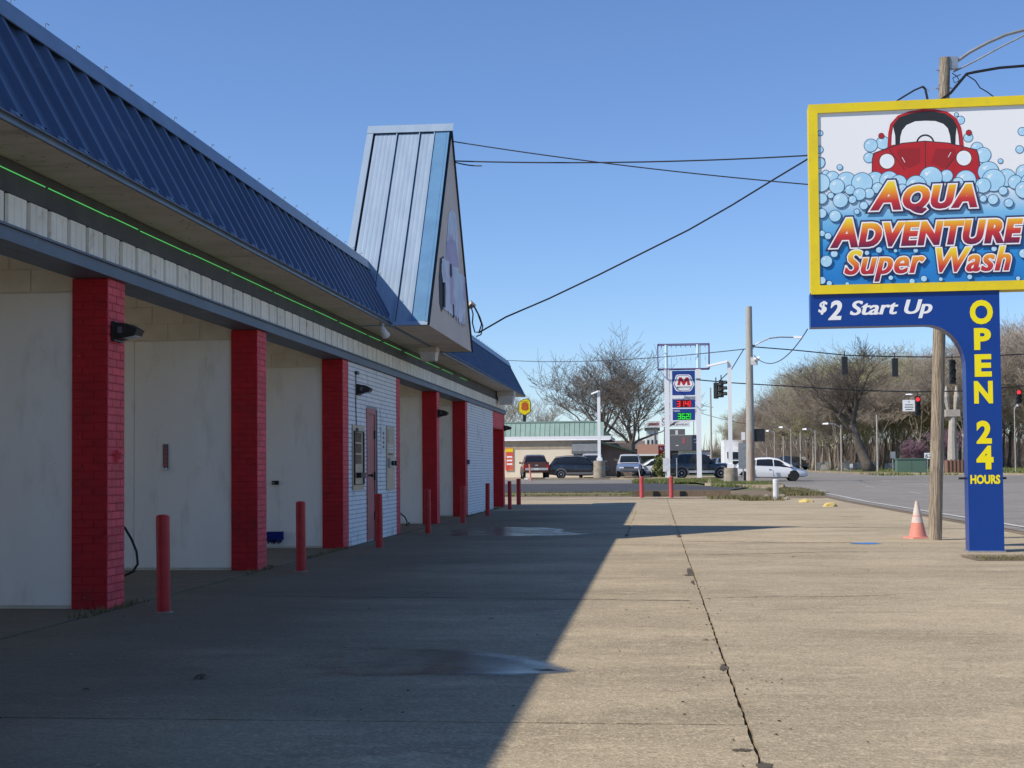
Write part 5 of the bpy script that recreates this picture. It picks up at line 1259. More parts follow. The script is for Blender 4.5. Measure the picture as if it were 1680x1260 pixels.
bb = thing('message_board', onY(1123,FYD+1.2), 'dark blank message board low behind the fuel sign legs', 'sign')
def bq(px,py): q = atY(px,py,FYD+1.2)-bb.location; return q.x,q.z
x0,z1 = bq(1097,714); x1,z0 = bq(1149,739); MB().box(x0,x1,0,.3,z0,z1).build('board','trim_grey',bb,world=False)
x0,z1 = bq(1097,704); x1,z0 = bq(1124,713.5); MB().box(x0,x1,.02,.28,z0+.01,z1).build('header','trim_grey',bb,world=False)
x0,z1 = bq(1108,706); x1,z0 = bq(1112.5,713); MB().box(x0,x1,.0,.0198,z0,z1).build('lettering','plate',bb,world=False)
x0,z1 = bq(1120,718); x1,z0 = bq(1124,728); MB().box(x0,x1,-.012,-.0005,z0,z1).build('lettering','door_red',bb,world=False)
for (u,v) in ((1109,730),(1138,720),(1139,725)):
    x0,z1 = bq(u,v); x1,z0 = bq(u+4,v+1.6); MB().box(x0,x1,-.012,-.0005,z0,z1).build('lettering','plate',bb,world=False)
x0,z1 = bq(1099,739); x1,z0 = bq(1113,752); MB().box(x0,x1,.02,.3,z0,z1-.01).build('lower_box','black_plastic',bb,world=False)
for px in (1101,1146):
    x,_ = bq(px,760); MB().box(x-.08,x+.08,.08,.24,-.1,z0+.3).build('leg','trim_grey',bb,world=False)
# white jeweller's sign and red sign behind
def board(name, px0, px1, py0, py1, Y, mt, label, post_px, text=None, tm='trim_grey', d=.2):
    t = thing(name, onY(post_px,Y), label, 'sign')
    def q_(px,py): q = atY(px,py,Y)-t.location; return q.x,q.z
    x0,z1 = q_(px0,py0); x1,z0 = q_(px1,py1); MB().box(x0,x1,-d/2,d/2,z0,z1).build('board',mt,t,world=False)
    MB().box(-.12,.12,-.05,.09,-.2,z0).build('leg','trim_grey',t,world=False)
    for (s,l,r,tp,bt_) in (text or ()):
        a,zb_ = q_(l,bt_); c,zt_ = q_(r,tp); lettering(s,(a,c,zb_,zt_),-d/2-.01,tm,t,bold=.01)
    return t
board('jeweller_sign',1084,1132,684,700,150,'white_clean','white roadside sign with grey lettering behind the fuel sign',1092,[('C',1086,1093,686,694),('CUSTOM JEWELRY',1086,1130,695,699)])
board('pale_sign',1062,1083,691,701,160,'white_paint','pale pink and white sign among the tree branches',1076,[('___',1064,1081,694,698)],'door_red')
board('auto_sign',1080,1096,731,748,135,'sign_red','small red sign with white letters left of the fuel sign leg',1090,[('AUT',1081.5,1095,733,738.5)],'print_white')
# clutter at the leg foot
t = thing('air_machine', onY(1093,100.8), 'small white pump box beside the left leg of the fuel sign', 'pump')
MB().box(-.22,.22,-.2,.2,.55,1.5).build('cabinet','white_paint',t,world=False); MB().box(-.06,.06,-.06,.06,-.1,.55).build('leg','white_paint',t,world=False); MB().box(-.15,.15,-.206,-.2005,1.0,1.35).build('panel','plate',t,world=False)
t = thing('marker_post', onY(1110.5,100.5), 'thin grey marker post in front of the boxy off-roader', 'post'); MB().cyl((0,0,-.05),.045,1.5,8).build('pole','galv',t,world=False); MB().cyl((0,0,1.45),.055,.05,8).build('cap','galv',t,world=False)

# ------------------------------------------------------------------ lamp posts, poles
def lamp_post(px, Y, ytop, arm_l, arm_r, label, base_h=0.0, base_r=.4, r=.1, head=(1.0,.16)):
    t = thing('lamp_post', onY(px,Y), label, 'lamp post'); z1 = atY(px,ytop,Y).z-t.location.z
    if base_h:
        o = MB().tube([(0,0,-.1),(0,0,base_h)],[base_r*1.04,base_r*.97],18).build('concrete_base','old_concrete',t,world=False); smooth_angle(o)
    MB().box(-r*1.7,r*1.7,-r*1.7,r*1.7,base_h,base_h+.22).build('base_cover','white_clean',t,world=False)
    MB().box(-r,r,-r,r,base_h+.22,z1).build('pole','white_clean',t,world=False)
    MB().tube([(0,0,z1-.1),(arm_l*.4,0,z1-.02)],.06,6).build('arm','white_clean',t,world=False)
    x0, x1 = sorted((arm_l*.38, arm_l*.38+arm_r)); 
    MB().hull([(x0,-.25,z1-.12-head[1]*(1 if arm_r<0 else 0)),(x1,-.25,z1-.10),(x1,.25,z1-.10),(x0,.25,z1-.12-head[1]*(1 if arm_r<0 else 0))],[(x0,-.22,z1-.05-head[1]*.8*(1 if arm_r<0 else 0)),(x1,-.22,z1+.02),(x1,.22,z1+.02),(x0,.22,z1-.05-head[1]*.8*(1 if arm_r<0 else 0))]).build('lamp_head','white_clean',t,world=False)
    return t
lamp_post(1199,86.5,592,-.35,-1.25,'white square lamp post on a round concrete base left of the pale utility pole',.88,.42,.115,(1.2,.25))
lamp_post(983.5,103,641,-.05,-.52,'white lamp post with stubby head in front of the black crossover',1.35,.43,.11)
# pale utility pole with street lamp
UP_ = onY(1231.5,86); up = thing('utility_pole', UP_, 'tall pale utility pole with cobra lamp rising from the grass island', 'utility pole')
zt_ = atY(1228.5,503,86).z-UP_.z; ul = atY(1228.5,503,86).x-UP_.x
o = MB().tube([(ul*i/6,0,-.1+(zt_+.1)*i/6) for i in range(7)],[.27-.085*i/6 for i in range(7)],14).build('pole','pale_pole',up,world=False); smooth_angle(o)
def uq(px,py,y=0): return tuple(atY(px,py,86+y)-UP_)
MB().tube([uq(1236,568),uq(1246,562),uq(1262,555),uq(1280,553),uq(1304,553.5)],.045,6).build('lamp_arm','galv',up,world=False)
a_ = uq(1302,553); MB().hull([(a_[0],-.15,a_[2]-.1),(a_[0]+.55,-.12,a_[2]-.08),(a_[0]+.55,.12,a_[2]-.08),(a_[0],.15,a_[2]-.1)],[(a_[0],-.1,a_[2]+.08),(a_[0]+.5,-.08,a_[2]+.03),(a_[0]+.5,.08,a_[2]+.03),(a_[0],.1,a_[2]+.08)]).build('lamp_head','white_clean',up,world=False)
MB().tube([uq(1224,564),uq(1237,568)],.08,6).build('bracket','trim_grey',up,world=False)
q = uq(1240,592); MB().box(q[0]-.35,q[0]+.1,-.2,.1,q[2]-.25,q[2]+.2).build('camera_box','white_paint',up,world=False); MB().tube([uq(1237,590,-.3),uq(1246,588,-.3)],[.10,.13],10).build('camera_hood','white_clean',up,world=False)
q = uq(1243,714); o = MB().ring((0,0),.0,.1); 
MB().box(q[0]-.4,q[0]+.42,-.06,.06,q[2]-.38,q[2]+.38).build('rear_sign','black_metal',up,world=False)
MB().tube([uq(1232,707),uq(1236,707)],.05,5).build('sign_clamp','galv',up,world=False)
t = thing('street_sign', onY(1219.5,88), 'small white sign panel just left of the pale utility pole', 'sign')
MB().cyl((0,0,-.1),.04,2.6,6).build('pole','galv',t,world=False); q1 = atY(1216,709,88)-t.location; q2 = atY(1222.5,722,88)-t.location; MB().box(q1.x,q2.x,-.05,-.041,q2.z,q1.z).build('board','white_clean',t,world=False)
MB().box(-.28,.28,-.06,.06,.8,2.4).build('control_cabinet','galv',t,world=False)
# distant poles
def far_pole(px, pb, pt, wpx, label, lamp=None, Y=None, cat='utility pole', group=None):
    p = ground(px,pb) if Y is None else onY(px,Y)
    if Y is None and p.y > 150: p = onY(px, 150-(p.y-150)*.02)
    t = thing('street_lamp' if lamp else 'utility_pole', p, label, cat, group); Y = p.y
    z1 = atY(px,pt,Y).z-p.z; k = 1/ppm(Y,p.x)
    MB().tube([(0,0,-.1),(0,0,z1)],[wpx*k/2,wpx*k/2*.75],8).build('pole','far_pole',t,world=False)
    if lamp:
        l = lamp*k; MB().tube([(0,0,z1-.3),(l*.4,0,z1+.1),(l*.85,0,z1+.15)],.05,5).build('lamp_arm','galv',t,world=False)
        MB().hull([(l*.8,-.2,z1+.05),(l*1.15,-.15,z1+.07),(l*1.15,.15,z1+.07),(l*.8,.2,z1+.05)],[(l*.8,-.1,z1+.25),(l*1.12,-.08,z1+.2),(l*1.12,.08,z1+.2),(l*.8,.1,z1+.25)]).build('lamp_head','white_clean',t,world=False)
    return t
gp = 'poles across the junction'
for px,pb,pt,w,lamp,lb in ((1440,773,681,3.4,None,'tallest pale pole on the grass, right of the leaning tree'),(1381,772,697,3,-26,'street lamp pole before the leaning dark tree'),(1338.5,769.5,706,2.2,-18,'street lamp second from the leaning tree'),(1314,768,710,2.4,None,'bare pole above the dark car'),(1298.5,767,703,1.8,-17,'street lamp third from the leaning tree'),(1286,767,715,2.2,None,'thin pole above the white hatchback roof'),(1271.5,767,709,1.7,-12,'farthest thin street lamp in the row')):
    far_pole(px,pb,pt,w,lb,lamp,group=gp)
far_pole(1167.5,776,636,3.4,'leaning wooden pole between fuel sign and white lamp post',None,Y=150)
far_pole(1139,770,690,2.0,'slim dark pole behind the fuel sign',None,Y=190); far_pole(1148,770,690,2.4,'second slim dark pole behind the fuel sign',None,Y=180)
far_pole(1189,770,725,1.4,'tiny pole far down the main road',None,Y=260)
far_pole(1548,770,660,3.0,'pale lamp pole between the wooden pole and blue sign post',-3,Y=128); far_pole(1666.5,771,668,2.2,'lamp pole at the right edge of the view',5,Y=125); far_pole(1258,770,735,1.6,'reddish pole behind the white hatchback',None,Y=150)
# ------------------------------------------------------------------ signals and span wires
def span(pts, r, label, mt='cable'): return wire(pts, r, label, mt)
SPY = 92
span([atY(x,y,86+i*.3) for i,(x,y) in enumerate(((1236,569),(1300,574),(1390,583),(1470,585),(1562,586),(1640,583),(1700,580),(1900,565),(2200,530)))], .035, 'upper span wire carrying the dark signals right of the pale pole')
span([atY(x,y,100) for x,y in ((1143,623),(1200,628),(1300,634),(1400,640),(1500,643),(1600,641),(1700,631),(1900,612),(2200,570))], .04, 'lower span wire stretched across the whole junction')
span([atY(x,y,87) for x,y in ((1220,573),(1200,606),(1180,625))], .03, 'guy wire from the pale pole down to the double signal')
span(sag(atY(1325,540,60), atY(1237,583,86), .9), .025, 'slack wire from the blue sign band to the pale pole','cable_grey')
span(sag(atY(800,589,140), atY(1236,571,86), .5), .03, 'faint wire crossing the sky above the green roof','cable_grey')
span(sag(atY(1150,678,170), atY(1300,703,200), .4), .03, 'faint far wire right of the fuel sign','cable_grey'); span(sag(atY(1148,662,160), atY(1170,668,150), .1), .03, 'short far wire beside the leaning pole','cable_grey')
def signal(px, py, Y, hpx, label, face, lit=None, wide=.36, group='signals hung over the junction', rz=0):
    """face -1: lenses towards camera, +1 away, 0 sideways"""
    p = atY(px, py, Y); k = 1/ppm(Y,p.x); h = hpx*k
    t = thing('traffic_light', p, label, 'traffic light', group, rz)
    MB().box(-wide/2,wide/2,-.12,.12,-h,0).build('housing','black_metal',t,world=False)
    MB().tube([(0,0,0),(0,0,.35)],.035,6).build('hanger','black_metal',t,world=False)
    for i in range(3):
        zc = -h*(i+.5)/3; sg = -1 if face <= 0 else 1
        o = MB().cyl((0,sg*.121,zc),.14,sg*.03,14,axis='y').build('lens','signal_red' if lit == i else 'signal_dark',t,world=False)
        vs = []; n = 10
        for a in range(n+1):
            an = math.pi*(-.1+1.2*a/n)
            for yy in (.12,.36): vs.append((.165*math.cos(an),sg*yy,zc+.165*math.sin(an)))
        MB().add(vs,[(2*a,2*a+1,2*a+3,2*a+2) for a in range(n)]).build('visor','black_metal',t,world=False,fix=False)
    return t
signal(1385.5,585,90,30,'dark signal seen from behind, left of the pair over the road',1); signal(1468,588,90,30,'dark signal seen from behind, right of the pair over the road',1); signal(1562,590,90,40,'dark signal hanging between the wooden pole and blue sign',0,group='signals hung over the junction')
signal(1505,650,100,32,'signal showing red beside the small white sign',-1,lit=0); signal(1670.5,640,100,22,'signal showing red at the right edge of the view',-1,lit=0)
signal(1174.5,628,92,26,'left half of the double signal beside the fuel sign',0,rz=math.radians(75)); signal(1183,624,92,28,'right half of the double signal beside the white lamp post',0,rz=math.radians(75))
p = atY(1491,656,100); t = thing('lane_sign', p, 'small white lane sign hung left of the red signal', 'sign')
MB().box(-.42,.42,-.02,.02,-.78,.0).build('board','white_clean',t,world=False)
q = MB()
for i,(w_,z_) in enumerate(((.06,-.14),(.26,-.34),(.30,-.50),(.24,-.66))): q.box(-w_,w_,-.026,-.0205,z_-.03,z_+.03)
q.build('lettering','trim_grey',t,world=False); MB().tube([(0,.02,0),(0,.02,.35)],.02,5).build('hanger','black_metal',t,world=False)
MB().hull([(-.25,-.15,.34),(.25,-.15,.34),(.25,.15,.34),(-.25,.15,.34)],[(-.15,-.08,.42),(.15,-.08,.42),(.15,.08,.42),(-.15,.08,.42)]).build('lamp_head','white_clean',t,world=False)
t = thing('transformer_box', ground(1494,777), 'green utility cabinet on the grass left of the wooden pole', 'utility box')
MB().box(-1.2,1.2,-.6,.6,-.1,1.2).build('cabinet','transformer_green',t,world=False); MB().box(-1.25,1.25,-.65,.65,1.201,1.3).build('lid','transformer_green',t,world=False); MB().box(-.01,.01,-.606,-.6005,.1,1.1).build('shut_line','black_plastic',t,world=False)
def post_sign(px, pb, x0,x1,y0,y1, mt, label, text=None):
    p = ground(px,pb); t = thing('street_sign', p, label, 'sign'); a = atY(x0,y0,p.y)-p; b_ = atY(x1,y1,p.y)-p
    MB().cyl((0,0,-.1),.05,b_.z+.3,6).build('pole','galv',t,world=False); MB().box(a.x,b_.x,-.08,-.055,b_.z,a.z).build('board',mt,t,world=False)
    if text: lettering(text,(a.x+.12*(b_.x-a.x),b_.x-.12*(b_.x-a.x),b_.z+.2*(a.z-b_.z),a.z-.2*(a.z-b_.z)),-.085,'print_black',t,bold=.01)
post_sign(1465,774,1460.5,1469,741,752,'galv','grey square sign on a thin post on the grass verge'); post_sign(1522,776,1516,1530,743,753,'white_clean','white route sign with a number half hidden by the wooden pole','62')
post_sign(1396,772,1394,1399,761,767,'white_paint','tiny white sign low on the grass by the leaning tree')
t = thing('hedge_cage', ground(1571,777), 'rusty brown cage-like planter at the foot of a far post', 'planter')
q = MB(); 
for i in range(7): q.box(-.9+.3*i-.05,-.9+.3*i+.05,-.5,-.42,0,1.2)
q.build('slats','brick_far',t,world=False); MB().box(-.95,.95,-.415,.5,0,1.1).build('box','shingle',t,world=False)
t = thing('totem_pole', ground(1568,776)+Vector((0,1.2,0)), 'pale carved post with two prongs beside the blue sign post', 'statue')
MB().tube([(0,0,1.1),(0,0,3.0),(.1,0,5.0)],[.45,.36,.32],10).build('trunk','far_pole',t,world=False); MB().box(-.55,.65,-.35,.35,4.9,5.5).build('head_block','far_pole',t,world=False)
for s in (-1,1): MB().tube([(s*.3,0,5.5),(s*.45,0,6.6),(s*.42,0,7.6)],[.14,.26,.05],8).build('ear','far_pole',t,world=False)

# ------------------------------------------------------------------ motel sign
MY = 200; mp = onY(861,MY); ms = thing('motel_sign', mp, 'yellow shield shaped motel sign with a red 8 above the green roof', 'sign')
def mq(px,py,y=0): q = atY(px,py,MY+y)-mp; return (q.x,q.z)
pts = [mq(u,v) for u,v in ((851.5,660),(857,655.5),(866,654),(870.5,658),(871,676),(866,679),(861.5,682),(856,679.5),(851.5,676.5))]
MB().prism(pts,'y',-.3,.3).build('border','black_metal',ms,world=False)
cxm = sum(p_[0] for p_ in pts)/9; czm = sum(p_[1] for p_ in pts)/9
MB().prism([(cxm+(a-cxm)*.93,czm+(b-czm)*.93) for a,b in pts],'y',-.34,-.301).build('face','yellow_motel',ms,world=False)
a,zb_ = mq(856,673); c,zt_ = mq(867,660.5)
lettering('8',(a,c,zb_,zt_),0,None,ms,bold=.03,layers=[(.02,'print_black',-.36),(0,'motel_red',-.38)])
a,zb_ = mq(856,659.8); c,zt_ = mq(867,658.3); lettering('SUPER',(a,c,zb_,zt_),-.36,'print_black',ms)
MB().tube([(0,0,-.2),(0,0,mq(861,680)[1])],.25,8).build('pole','black_metal',ms,world=False)
# ------------------------------------------------------------------ green roofed building
GY = 118.0; gx0 = -26.0; pR = atY(985,780,GY); gx1 = pR.x
gg = thing('green_roof_building', (gx1, GY, zt(GY)), 'low cream building with a seamed green metal roof and grey awning', 'building')
zg = zt(GY)
zE0 = atY(900,722,GY).z; zE1 = atY(900,716,GY).z; zTop = atY(900,694,GY+1.2).z
MB().box(gx0,gx1,GY,GY+12,zg-.2,zE0+.2).build('wall','cream_wall',gg)
MB().box(gx0,gx1+.9,GY-.24,GY+12.6,zE0,zE1).build('fascia','white_clean',gg)
MB().box(gx0,gx1-.02,GY-.02,GY-.001,zE0-.75,zE0-.001).build('eave_shade_band','stone_far',gg)  # darker strip painting the eave's shadow onto the cream wall
rb = MB().hull([(gx0,GY-.20,zE1+.002),(gx1+.85,GY-.20,zE1+.002),(gx1+.85,GY+12.5,zE1+.002),(gx0,GY+12.5,zE1+.002)],[(gx0,GY+.5,zTop),(gx1-.4,GY+.5,zTop),(gx1-.4,GY+11.3,zTop),(gx0,GY+11.3,zTop)]).build('roof','green_dark',gg)
sl_ = Vector((0,.70,zTop-zE1)); sL = sl_.length; su = sl_/sL; sn_ = Vector((0,-su.z,su.y))
x = gx0; pw = .41
xs = []
while x < gx1+.2:
    mb = MB(); o_ = Vector((x,GY-.20,zE1+.002))+sn_*.004
    e_ = Vector((1,0,0))
    mb.hull([o_+e_*.01,o_+e_*(pw-.01),o_+e_*(pw-.01)+su*sL,o_+e_*.01+su*sL],[o_+e_*.01+sn_*.01,o_+e_*(pw-.01)+sn_*.01,o_+e_*(pw-.01)+su*sL+sn_*.01,o_+e_*.01+su*sL+sn_*.01])
    mb.hull([o_+e_*(pw-.012)+sn_*.01,o_+e_*(pw+.012)+sn_*.01,o_+e_*(pw+.012)+su*sL+sn_*.01,o_+e_*(pw-.012)+su*sL+sn_*.01],[o_+e_*(pw-.012)+sn_*.05,o_+e_*(pw+.012)+sn_*.05,o_+e_*(pw+.012)+su*sL+sn_*.05,o_+e_*(pw-.012)+su*sL+sn_*.05])
    mb.build('roof_panel','green_metal',rb); x += pw
    if x < -13: x += 0
MB().box(gx0,gx1-.3,GY+.42,GY+.62,zTop+.001,zTop+.12).build('ridge_cap','green_metal',rb)
ax0 = atY(938,735,GY-.5).x; za1 = atY(950,727,GY).z; za0 = atY(950,741,GY-.9).z
aw = MB().hull([(ax0,GY-.02,za1),(gx1+.05,GY-.02,za1),(gx1+.05,GY-.9,za0),(ax0,GY-.9,za0)],[(ax0,GY-.02,za1+.03),(gx1+.05,GY-.02,za1+.03),(gx1+.05,GY-.93,za0+.02),(ax0,GY-.93,za0+.02)]).build('awning','awning_grey',gg)
q = MB(); n = 9
for i in range(n):
    a = ax0+(gx1+.05-ax0)*i/n; b = ax0+(gx1+.05-ax0)*(i+1)/n; mm = (a+b)/2
    q.prism([(a,za0),(b,za0),(b,za0-.12),(mm+.06,za0-.22),(mm-.06,za0-.22),(a,za0-.12)],'y',GY-.945,GY-.932)
q.build('scallop','awning_grey',aw)
wx0 = atY(941,750,GY).x; w_ = MB().box(wx0,gx1-.15,GY-.035,GY-.0025,zg+.6,za0+.1).build('window','trim_grey',gg)
for i in range(3):
    a = wx0+(gx1-.15-wx0)*i/3; MB().box(a+.05,a+(gx1-.15-wx0)/3-.05,GY-.042,GY-.0352,zg+.7,za0+.02).build('pane','glass_dark',w_)
MB().box(gx1,gx1+2.6,GY+.4,GY+12,zg-.2,zE0-.3).build('side_wing','slate_roof',gg)
MB().hull([(gx1+.0,GY-.2,zE0-.3),(gx1+2.9,GY-.2,zE0-1.1),(gx1+2.9,GY+12,zE0-1.1),(gx1+.0,GY+12,zE0-.3)],[(gx1+.0,GY-.2,zE0-.1),(gx1+2.9,GY-.2,zE0-.98),(gx1+2.9,GY+12,zE0-.98),(gx1+.0,GY+12,zE0-.1)]).build('side_roof','green_dark',gg)
MB().tube([(gx0,GY-.22,zE0-.02),(gx1+.8,GY-.22,zE0-.02)],.05,6).build('gutter','white_clean',gg)
p0 = atY(829,735,GY-.06); p1 = atY(842.5,772,GY-.06); t = thing('banner', (p0.x,GY-.06,p1.z), 'red and yellow banner on the cream wall behind the maroon pickup', 'banner')
MB().box(0,p1.x-p0.x,-.01,.01,0,p0.z-p1.z).build('cloth','banner_red',t,world=False); MB().box(0.02,p1.x-p0.x-.02,-.016,-.0105,(p0.z-p1.z)*.82,(p0.z-p1.z)*.97).build('top_band','yellow_motel',t,world=False)
q = MB(); 
for i in range(3): q.box(.12,(p1.x-p0.x)*.85,-.016,-.0105,(p0.z-p1.z)*(.25+.16*i),(p0.z-p1.z)*(.32+.16*i))
q.build('lettering','print_white',t,world=False)
# orange post, small things in front
p = onY(871,100); t = thing('marker_post', p, 'leaning orange marker post behind the tailgate of the maroon pickup', 'post'); MB().tube([(0,0,-.1),(-.10,0,1.15)],.06,8).build('pole','cone_orange',t,world=False); MB().cyl((0,0,-.02),.16,.07,10).build('base','cone_orange',t,world=False)
p = onY(1051,101); t = thing('marker_post', p, 'small leaning white and orange stick beside the left red post', 'post'); MB().tube([(.0,0,-.1),(-.12,0,.7)],.035,6).build('pole','cone_white',t,world=False); MB().cyl((-.02,0,.1),.038,.15,6).build('band','cone_orange',t,world=False)
for i,px in enumerate((872,884,893)):
    p = onY(px,104.3); o = MB().box(-.55,.45,-.1,.1,0,.13).build('wheel_stop','white_paint',loc=p); tag(o,('pale wheel stop left of the orange marker post','pale wheel stop under the maroon pickup, just right of the orange marker post','pale wheel stop nearest the black crossover')[i],'wheel stop','wheel stops by the cream wall')
# stone house and brown roofed shop beyond
HYd = 150; p = onY(1018,HYd); zz = zt(HYd)
x0 = atY(985,760,HYd).x; x1 = atY(1052,760,HYd).x; ze = atY(1010,737,HYd).z; zr_ = atY(1010,723,HYd+4).z
hs_ = thing('stone_house', (x0,HYd,zz), 'pale stone house with a dark shingle roof behind the blue pickup', 'house')
MB().box(x0,x1,HYd,HYd+8,zz-.2,ze).build('wall','stone_far',hs_)
MB().hull([(x0-.4,HYd-.5,ze),(x1+.4,HYd-.5,ze),(x1+.4,HYd+8.5,ze),(x0-.4,HYd+8.5,ze)],[(x0-.4,HYd+3.9,zr_),(x1+.4,HYd+3.9,zr_),(x1+.4,HYd+4.1,zr_),(x0-.4,HYd+4.1,zr_)]).build('roof','slate_roof',hs_)
f_ = MB().box(x0+2,x0+3.2,HYd-.06,HYd-.002,zz+1,ze-.4).build('window','white_clean',hs_); MB().box(x0+2.08,x0+3.12,HYd-.075,HYd-.0605,zz+1.08,ze-.48).build('pane','glass_dark',f_)
MB().box(x0-.3,x1-.3,HYd-.9,HYd-.8,zz,zz+1.3).build('fence_panel','brick_far',hs_)
BYd = 145; x0 = atY(1049,760,BYd).x; x1 = atY(1096,760,BYd).x; zz = zt(BYd); ze = atY(1060,746,BYd).z; zr_ = atY(1060,729,BYd+3).z
bs_ = thing('brown_roof_shop', (x0,BYd,zz), 'low shop with a rusty brown roof and white eave left of the fuel sign', 'building')
MB().box(x0,x1,BYd,BYd+8,zz-.2,ze).build('wall','trim_grey',bs_)
MB().hull([(x0-.2,BYd-1.0,ze),(x1+.2,BYd-1.0,ze),(x1+.2,BYd+8,ze),(x0-.2,BYd+8,ze)],[(x0-.2,BYd+2.4,zr_),(x1+.2,BYd+2.4,zr_),(x1+.2,BYd+5,zr_),(x0-.2,BYd+5,zr_)]).build('roof','shingle',bs_)
MB().box(x0-.25,x1+.25,BYd-1.06,BYd-1.001,ze-.12,ze+.06).build('eave_board','white_clean',bs_)
f_ = MB().box(x0+.4,x0+2.2,BYd-.06,BYd-.002,zz+.3,ze-.4).build('shop_window','slate_trim',bs_); MB().box(x0+.5,x0+2.1,BYd-.075,BYd-.0605,zz+.4,ze-.5).build('pane','glass_dark',f_)
# pale low buildings behind message board, far end of road
for i,(a,b,t0,b0_,Y,mt,lb) in enumerate(((1112,1147,740,752,170,'cream_wall','low cream shop just above the boxy off-roader roof'),(1148,1166,741,760,260,'white_paint','small white building far down the road behind the leaning pole'),(1168,1190,748,762,300,'stone_far','pale low building at the end of the road'),(1060,1080,705,712,175,'white_paint','white flat roof glimpsed among the tree branches'))):
    p = onY((a+b)/2,Y); t = thing('distant_building', p, lb, 'building'); q1 = atY(a,t0,Y)-p; q2 = atY(b,b0_,Y)-p
    MB().box(q1.x,q2.x,0,6,-.2,q1.z).build('wall',mt,t,world=False); MB().box(q1.x-.2,q2.x+.2,-.3,6.2,q1.z+.001,q1.z+.25).build('roof','slate_trim',t,world=False)
    for j in range(3):
        a_ = q1.x+(q2.x-q1.x)*(j+.25)/3; f_ = MB().box(a_,a_+(q2.x-q1.x)*.14,-.05,-.001,q1.z*.35,q1.z*.75).build('window','glass_dark',t,world=False)
# ------------------------------------------------------------------ trees
RMIN = [0.0]
def grow(mb, p, d, length, r, level, R, maxl, twist=.28, up=.12, spread=.75, nchild=(2,4), segs=4, stats=None):
    pts = [p.copy()]; rs = [r]; q = p.copy(); dd = d.copy()
    for i in range(segs):
        dd = (dd + Vector((R.gauss(0,twist),R.gauss(0,twist),R.gauss(0,twist)+up))*.5).normalized()
        q = q + dd*(length/segs); pts.append(q.copy()); rs.append(max(RMIN[0], r*(1-.45*(i+1)/segs)))
    mb.tube(pts, rs, 7 if level == 0 else (5 if level == 1 else (4 if level == 2 else 3)), cap=False)
    if level >= maxl: return
    n = R.randint(*nchild)+(2 if level >= 2 else 0)
    for k in range(n):
        t = 1.0 if k == 0 else R.uniform(.3,1.0)
        idx = min(segs, max(1,int(round(t*segs)))); base = pts[idx]
        a = R.uniform(0,6.283); e = Vector((math.cos(a),math.sin(a),R.uniform(-.15,.5)))
        nd = (dd*(1-spread*(.35 if k == 0 else 1)*.62)+e*spread*(.45 if k == 0 else .9)).normalized()
        grow(mb, base, nd, length*R.uniform(.60,.82), rs[idx]*R.uniform(.5,.68 if k else .8), level+1, R, maxl, twist, up, spread, nchild, 3 if level >= 1 else segs, stats)
def tree_mesh(seed, height, trunk_h, tr, maxl=5, spread=.75, lean=(0,0), up=.12, nlimb=4, twist=.28):
    R = random.Random(seed); tb = MB(); cb = MB()
    pts = []; rs = []; q = Vector((0,0,-.2)); d = Vector((lean[0],lean[1],1)).normalized()
    for i in range(6):
        pts.append(q.copy()); rs.append(tr*(1.25 if i == 0 else 1-.08*i)); q = q+(d+Vector((R.gauss(0,.06),R.gauss(0,.06),0)))*(trunk_h/5)
    tb.tube(pts, rs, 9)
    for k in range(nlimb):
        a = 6.283*k/nlimb+R.uniform(-.5,.5); e = Vector((math.cos(a),math.sin(a),0))
        L_ = (height-trunk_h)*R.uniform(.36,.46)
        nd = (d*.85+e*(spread*.8 if k else .2)).normalized()
        grow(cb, pts[-1-(k%2)], nd, L_, rs[-1]*(.80 if k == 0 else R.uniform(.5,.66)), 1, R, maxl, twist, up, spread)
    zl = sorted(v[2] for v in cb.v); zs = zl[int(len(zl)*.993)]; s = height/zs
    f = lambda vs: [(v[0]*s, v[1]*s, v[2]*s) for v in vs]
    tb.v = f(tb.v); cb.v = f(cb.v)
    return tb, cb
def make_tree(name, loc, label, tb, cb, mt, group=None, mt2=None, scale=1.0, rz=0.0, mt0=None):
    t = thing(name, loc, label, 'tree', group, rz); t.scale = (scale,)*3
    o = tb.build('trunk', mt0 or mt, t, world=False, fix=False, smooth=True); o = cb.build('crown', mt2 or mt, t, world=False, fix=False, smooth=True)
    return t
RMIN[0] = 0.013
Yt = 132; p = onY(990,Yt); h = atY(985,573,Yt).z-p.z
make_tree('bare_tree', p, 'large bare tree rising right of the green roof, twigs spread wide', *tree_mesh(21,h*1.04,h*.32,.36,5,.85,(-.08,0),.17,8,.34), 'bark', rz=.6)
Yt = 126; p = onY(1036,Yt); h = atY(1060,600,Yt).z-p.z
make_tree('bare_tree', p, 'leaning bare tree with thick ivy trunk behind the blue pickup', *tree_mesh(33,h*1.04,h*.30,.42,5,.85,(.06,0),.17,7,.34), 'bark', rz=2.2)
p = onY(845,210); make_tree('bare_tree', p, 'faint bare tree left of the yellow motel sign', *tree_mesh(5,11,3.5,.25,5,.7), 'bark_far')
p = onY(885,215); t0 = make_tree('bare_tree', p, 'faint bare tree right of the yellow motel sign', *tree_mesh(8,11,3.5,.25,5,.7), 'bark_far')
